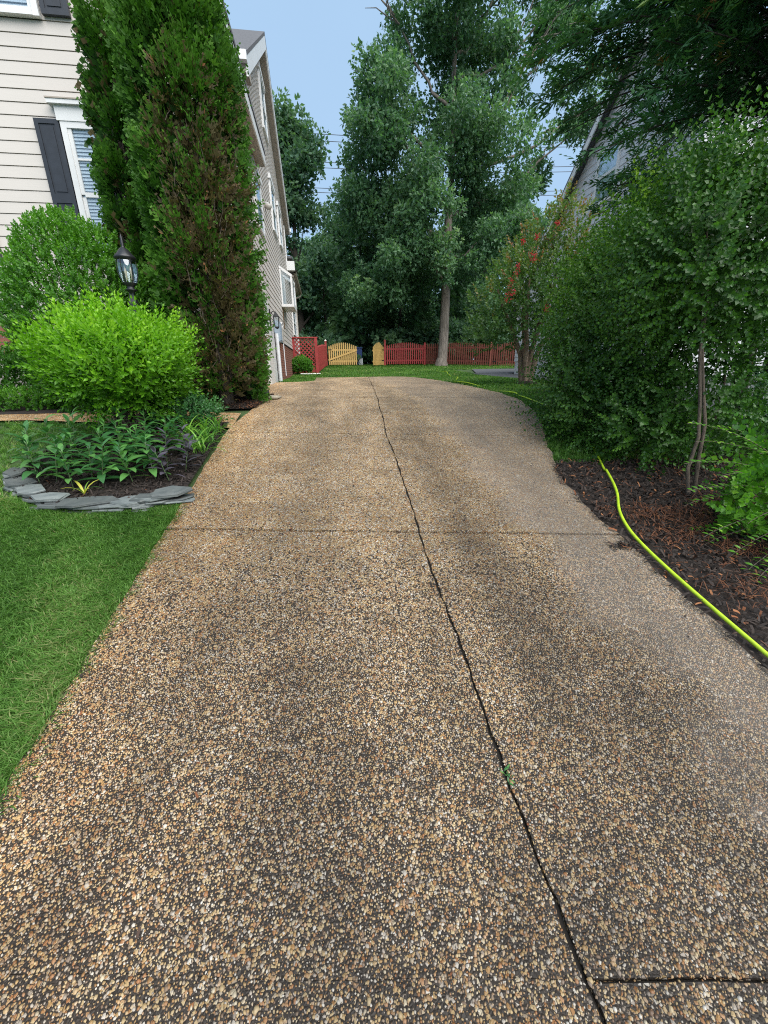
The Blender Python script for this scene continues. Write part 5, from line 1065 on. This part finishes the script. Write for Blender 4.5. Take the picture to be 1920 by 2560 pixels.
fence((2.72, 24.35), (3.42, 24.98), .96, .26, PKP, 'gate_pine', .10, 'right yellow timber gate standing partly open', 'gate', 'yellow_gate', False, [(.8, .24), (.8, .82)], None, 1.93, 1.96)
post(3.52, 25.0, 1.30, 'fence_red', 'fence_red', 'red post right of the right yellow gate')
fence((3.60, 25.0), (5.85, 25.0), 1.02, .17, PKR, 'fence_red', .122, 'bright red arched picket fence panel right of the gates', 'fence', 'picket_fence')
post(5.92, 25.05, 1.15, 'fence_red', 'fence_red', 'red post at the end of the bright panel')
fence((6.0, 24.95), (9.1, 22.9), 1.10, .06, PKD, 'fence_dark', .122, 'dark red picket fence panel behind the oak trunk', 'fence', 'picket_fence')
fence((9.2, 22.8), (12.2, 20.8), 1.05, .16, PKD, 'fence_dark', .122, 'dark red double gate with black hinges left of the crape myrtle', 'gate', 'picket_gate', False, [(.02, .2), (.02, .85), (.9, .2), (.9, .85)])
fence((12.3, 20.7), (17, 18.5), 1.05, .05, PKD, 'fence_dark', .122, 'dark red picket fence panel behind the crape myrtle', 'fence', 'picket_fence')
post(9.15, 22.85, 1.15, 'fence_dark', 'fence_dark', 'dark red post left of the double gate'); post(12.25, 20.75, 1.15, 'fence_dark', 'fence_dark', 'dark red post right of the double gate')
# lattice panel
lat = empty('lattice_screen', (-.9, 19.0, G(19)), 'red lattice screen between the house and the lawn', 'lattice screen')
lz0, lz1, lx0, lx1 = G(19)+.02, 2.98, -1.34, -.40
box('post', (lx1-.0, lx1+.12, 18.93, 19.07, lz0-.1, lz1+.0), 'fence_red', lat); box('frame_top', (lx0, lx1+.14, 18.92, 19.08, lz1, lz1+.05), 'fence_red', lat); box('frame_side', (lx0, lx0+.10, 18.96, 19.04, lz0, lz1), 'fence_red', lat); box('frame_bottom', (lx0+.1, lx1, 18.96, 19.04, lz0, lz0+.09), 'fence_red', lat)
W_, Hh = lx1-lx0-.1, lz1-lz0-.09
for s in (1, -1):
    k = -Hh
    while k < W_:
        # slat x = k + z (s=1) or x = W - k - z
        za_ = max(0, -k); zb_ = min(Hh, W_-k)
        if zb_-za_ > .05:
            xa, xb = k+za_, k+zb_
            if s < 0: xa, xb = W_-xa, W_-xb
            bar((lx0+.1+xa, 19.0+s*.006, lz0+.09+za_), (lx0+.1+xb, 19.0+s*.006, lz0+.09+zb_), .010, .042, 'lattice_slat', 'fence_red', lat)
        k += .165
for i in range(14):
    rock('white_stone', (-1.0+.06*i+random.uniform(-.02, .02), 17.75-.0*i+random.uniform(-.1, .1), G(17.75)+.03), (.04, .035, .03), 'white_stone', 60+i, '%s white edging stone from the house under the red lattice screen' % ORD[i], 'stone', None, 'white stones under the lattice')
# things through the gap of the gates
bn = empty('wheelie_bin', (2.15, 27.2, G(27.2)), 'blue bin seen through the gap between the yellow gates', 'bin')
box('body', (1.95, 2.35, 27, 27.4, G(27.2), G(27.2)+.95), 'bin_blue', bn); box('lid', (1.93, 2.37, 26.95, 27.42, G(27.2)+.95, G(27.2)+1.03), 'bin_blue', bn); box('white_tub', (2.1, 2.36, 26.7, 26.94, G(27)-.02, G(27)+.35), 'bin_white', bn)
# red shed
sh = empty('garden_shed', (12.6, 25.5, G(25.5)), 'small red garden shed behind the dark red fence', 'shed')
wsh = box('wall', (11.6, 14.6, 24.6, 27, G(25)-.1, 4.1), 'shed_red', sh); mesh_obj('roof', np_mesh('roof', [(11.3, 24.3, 4.1), (14.9, 24.3, 4.1), (14.9, 27.3, 4.1), (11.3, 27.3, 4.1), (11.3, 25.8, 5.0), (14.9, 25.8, 5.0)], [np.array([[0, 1, 5, 4], [2, 3, 4, 5], [0, 3, 2, 1]]), np.array([[0, 4, 3], [1, 2, 5]])], 'shingle'), sh)
box('door', (12.2, 12.95, 24.56, 24.6, G(25), 3.8), 'room_dark', sh)

# ------------------------------------------------------------------ neighbour's house
NX = 7.6
nh = empty('neighbour_house', (10, 12, 1.3), 'pale grey sided neighbouring house with steep gable behind the right hand trees', 'house')
nw = prism_x('wall', [(9.0, 1.25), (16.4, 1.25), (16.4, 3.9), (11.0, 8.72), (9.0, 6.9)], NX+.02, 15, 'neighbour_siding', nh)
for i in range(44):
    z = 1.9+.165*i; hi = 16.4 if z < 3.8 else 11.0+(8.72-z)/.893; lo = 9.0 if z < 6.85 else 9.0+(z-6.9)/.91
    if hi-lo < .5: break
    hexa('siding_board', [(NX-.018, lo, z), (NX+.02, lo, z), (NX+.02, hi, z), (NX-.018, hi, z), (NX-.002, lo, z+.178), (NX+.02, lo, z+.178), (NX+.02, hi-(.15 if z > 3.8 else 0), z+.178), (NX-.002, hi-(.15 if z > 3.8 else 0), z+.178)], 'neighbour_siding', nw)
slabroof('roof', [(NX-.28, 11.0, 8.78), (15.4, 11.0, 8.78), (15.4, 16.75, 3.65), (NX-.28, 16.75, 3.65)], .08, 'shingle', nh)
slabroof('roof', [(NX-.28, 8.6, 6.6), (15.4, 8.6, 6.6), (15.4, 11.0, 8.78), (NX-.28, 11.0, 8.78)], .08, 'shingle', nh)
for (ya, za, yb, zb) in ((8.6, 6.595, 11.0, 8.775), (11.0, 8.775, 16.75, 3.645)):
    hexa('rake_board', [(NX-.285, ya, za-.2), (NX-.255, ya, za-.2), (NX-.255, yb, zb-.2), (NX-.285, yb, zb-.2), (NX-.285, ya, za), (NX-.255, ya, za), (NX-.255, yb, zb), (NX-.285, yb, zb)], 'white_trim', nh)
def window_nb(y0, y1, z0, z1):
    fw = .07; x = NX; w = boxes('window', [(x-.06, x, y0, y0+fw, z0, z1), (x-.06, x, y1-fw, y1, z0, z1), (x-.06, x, y0+fw, y1-fw, z1-fw, z1), (x-.06, x, y0+fw, y1-fw, z0, z0+fw), (x-.055, x, y0+fw, y1-fw, (z0+z1)/2-.03, (z0+z1)/2+.03)], 'white_trim', nh)
    box('pane', (x-.04, x-.036, y0+fw, y1-fw, z0+fw, z1-fw), 'window_glass', w); box('curtain', (x-.028, x-.024, y0+fw, y1-fw, z0+fw, z1-fw), 'curtain', w)
window_nb(11.4, 12.3, 5.75, 7.0)
vt = box('gable_vent', (NX-.05, NX, 11.2, 11.8, 7.3, 7.85), 'dark_gap', nh)
for i in range(9): box('louver', (NX-.065, NX-.05, 11.2, 11.8, 7.32+i*.06, 7.355+i*.06), 'white_trim', vt)
box('front_wall', (NX+.03, 15, 8.93, 9.0, 1.25, 6.6), 'neighbour_siding', nh)
plain('aged_white', (.55, .56, .57), .5, .08, 3)
ng = box('garage_door', (NX+.15, NX+3.6, 8.86, 8.93, 1.33, 3.5), 'aged_white', nh)
for i in range(4):
    for j in range(6): box('door_panel', (NX+.25+j*.57, NX+.72+j*.57, 8.845, 8.86, 1.40+i*.53, 1.83+i*.53), 'aged_white', ng)

# ------------------------------------------------------------------ power lines far behind
for i, (z, x0, x1) in enumerate(((28.2, -25, 60), (27.55, -25, 60), (25.5, -25, 60), (24.95, -25, 60), (22.9, -25, 60), (22.45, -25, 60))):
    t = np.linspace(0, 1, 24); xx = x0+(x1-x0)*t; zz = z+.05*(xx)*.9*0+.45*(xx-1)/5*.9*0+.0009*(xx-2)**2
    o = tubes('power_line', [(np.stack([xx, np.full(24, 60.), zz], 1), .035)], 'cable_grey', None, 5)
    setp(o, ('upper of the top', 'lower of the top', 'upper of the middle', 'lower of the middle', 'upper of the lowest', 'lower of the lowest')[i]+' pair of power lines crossing the sky gap', 'power line', 'power lines behind the trees')
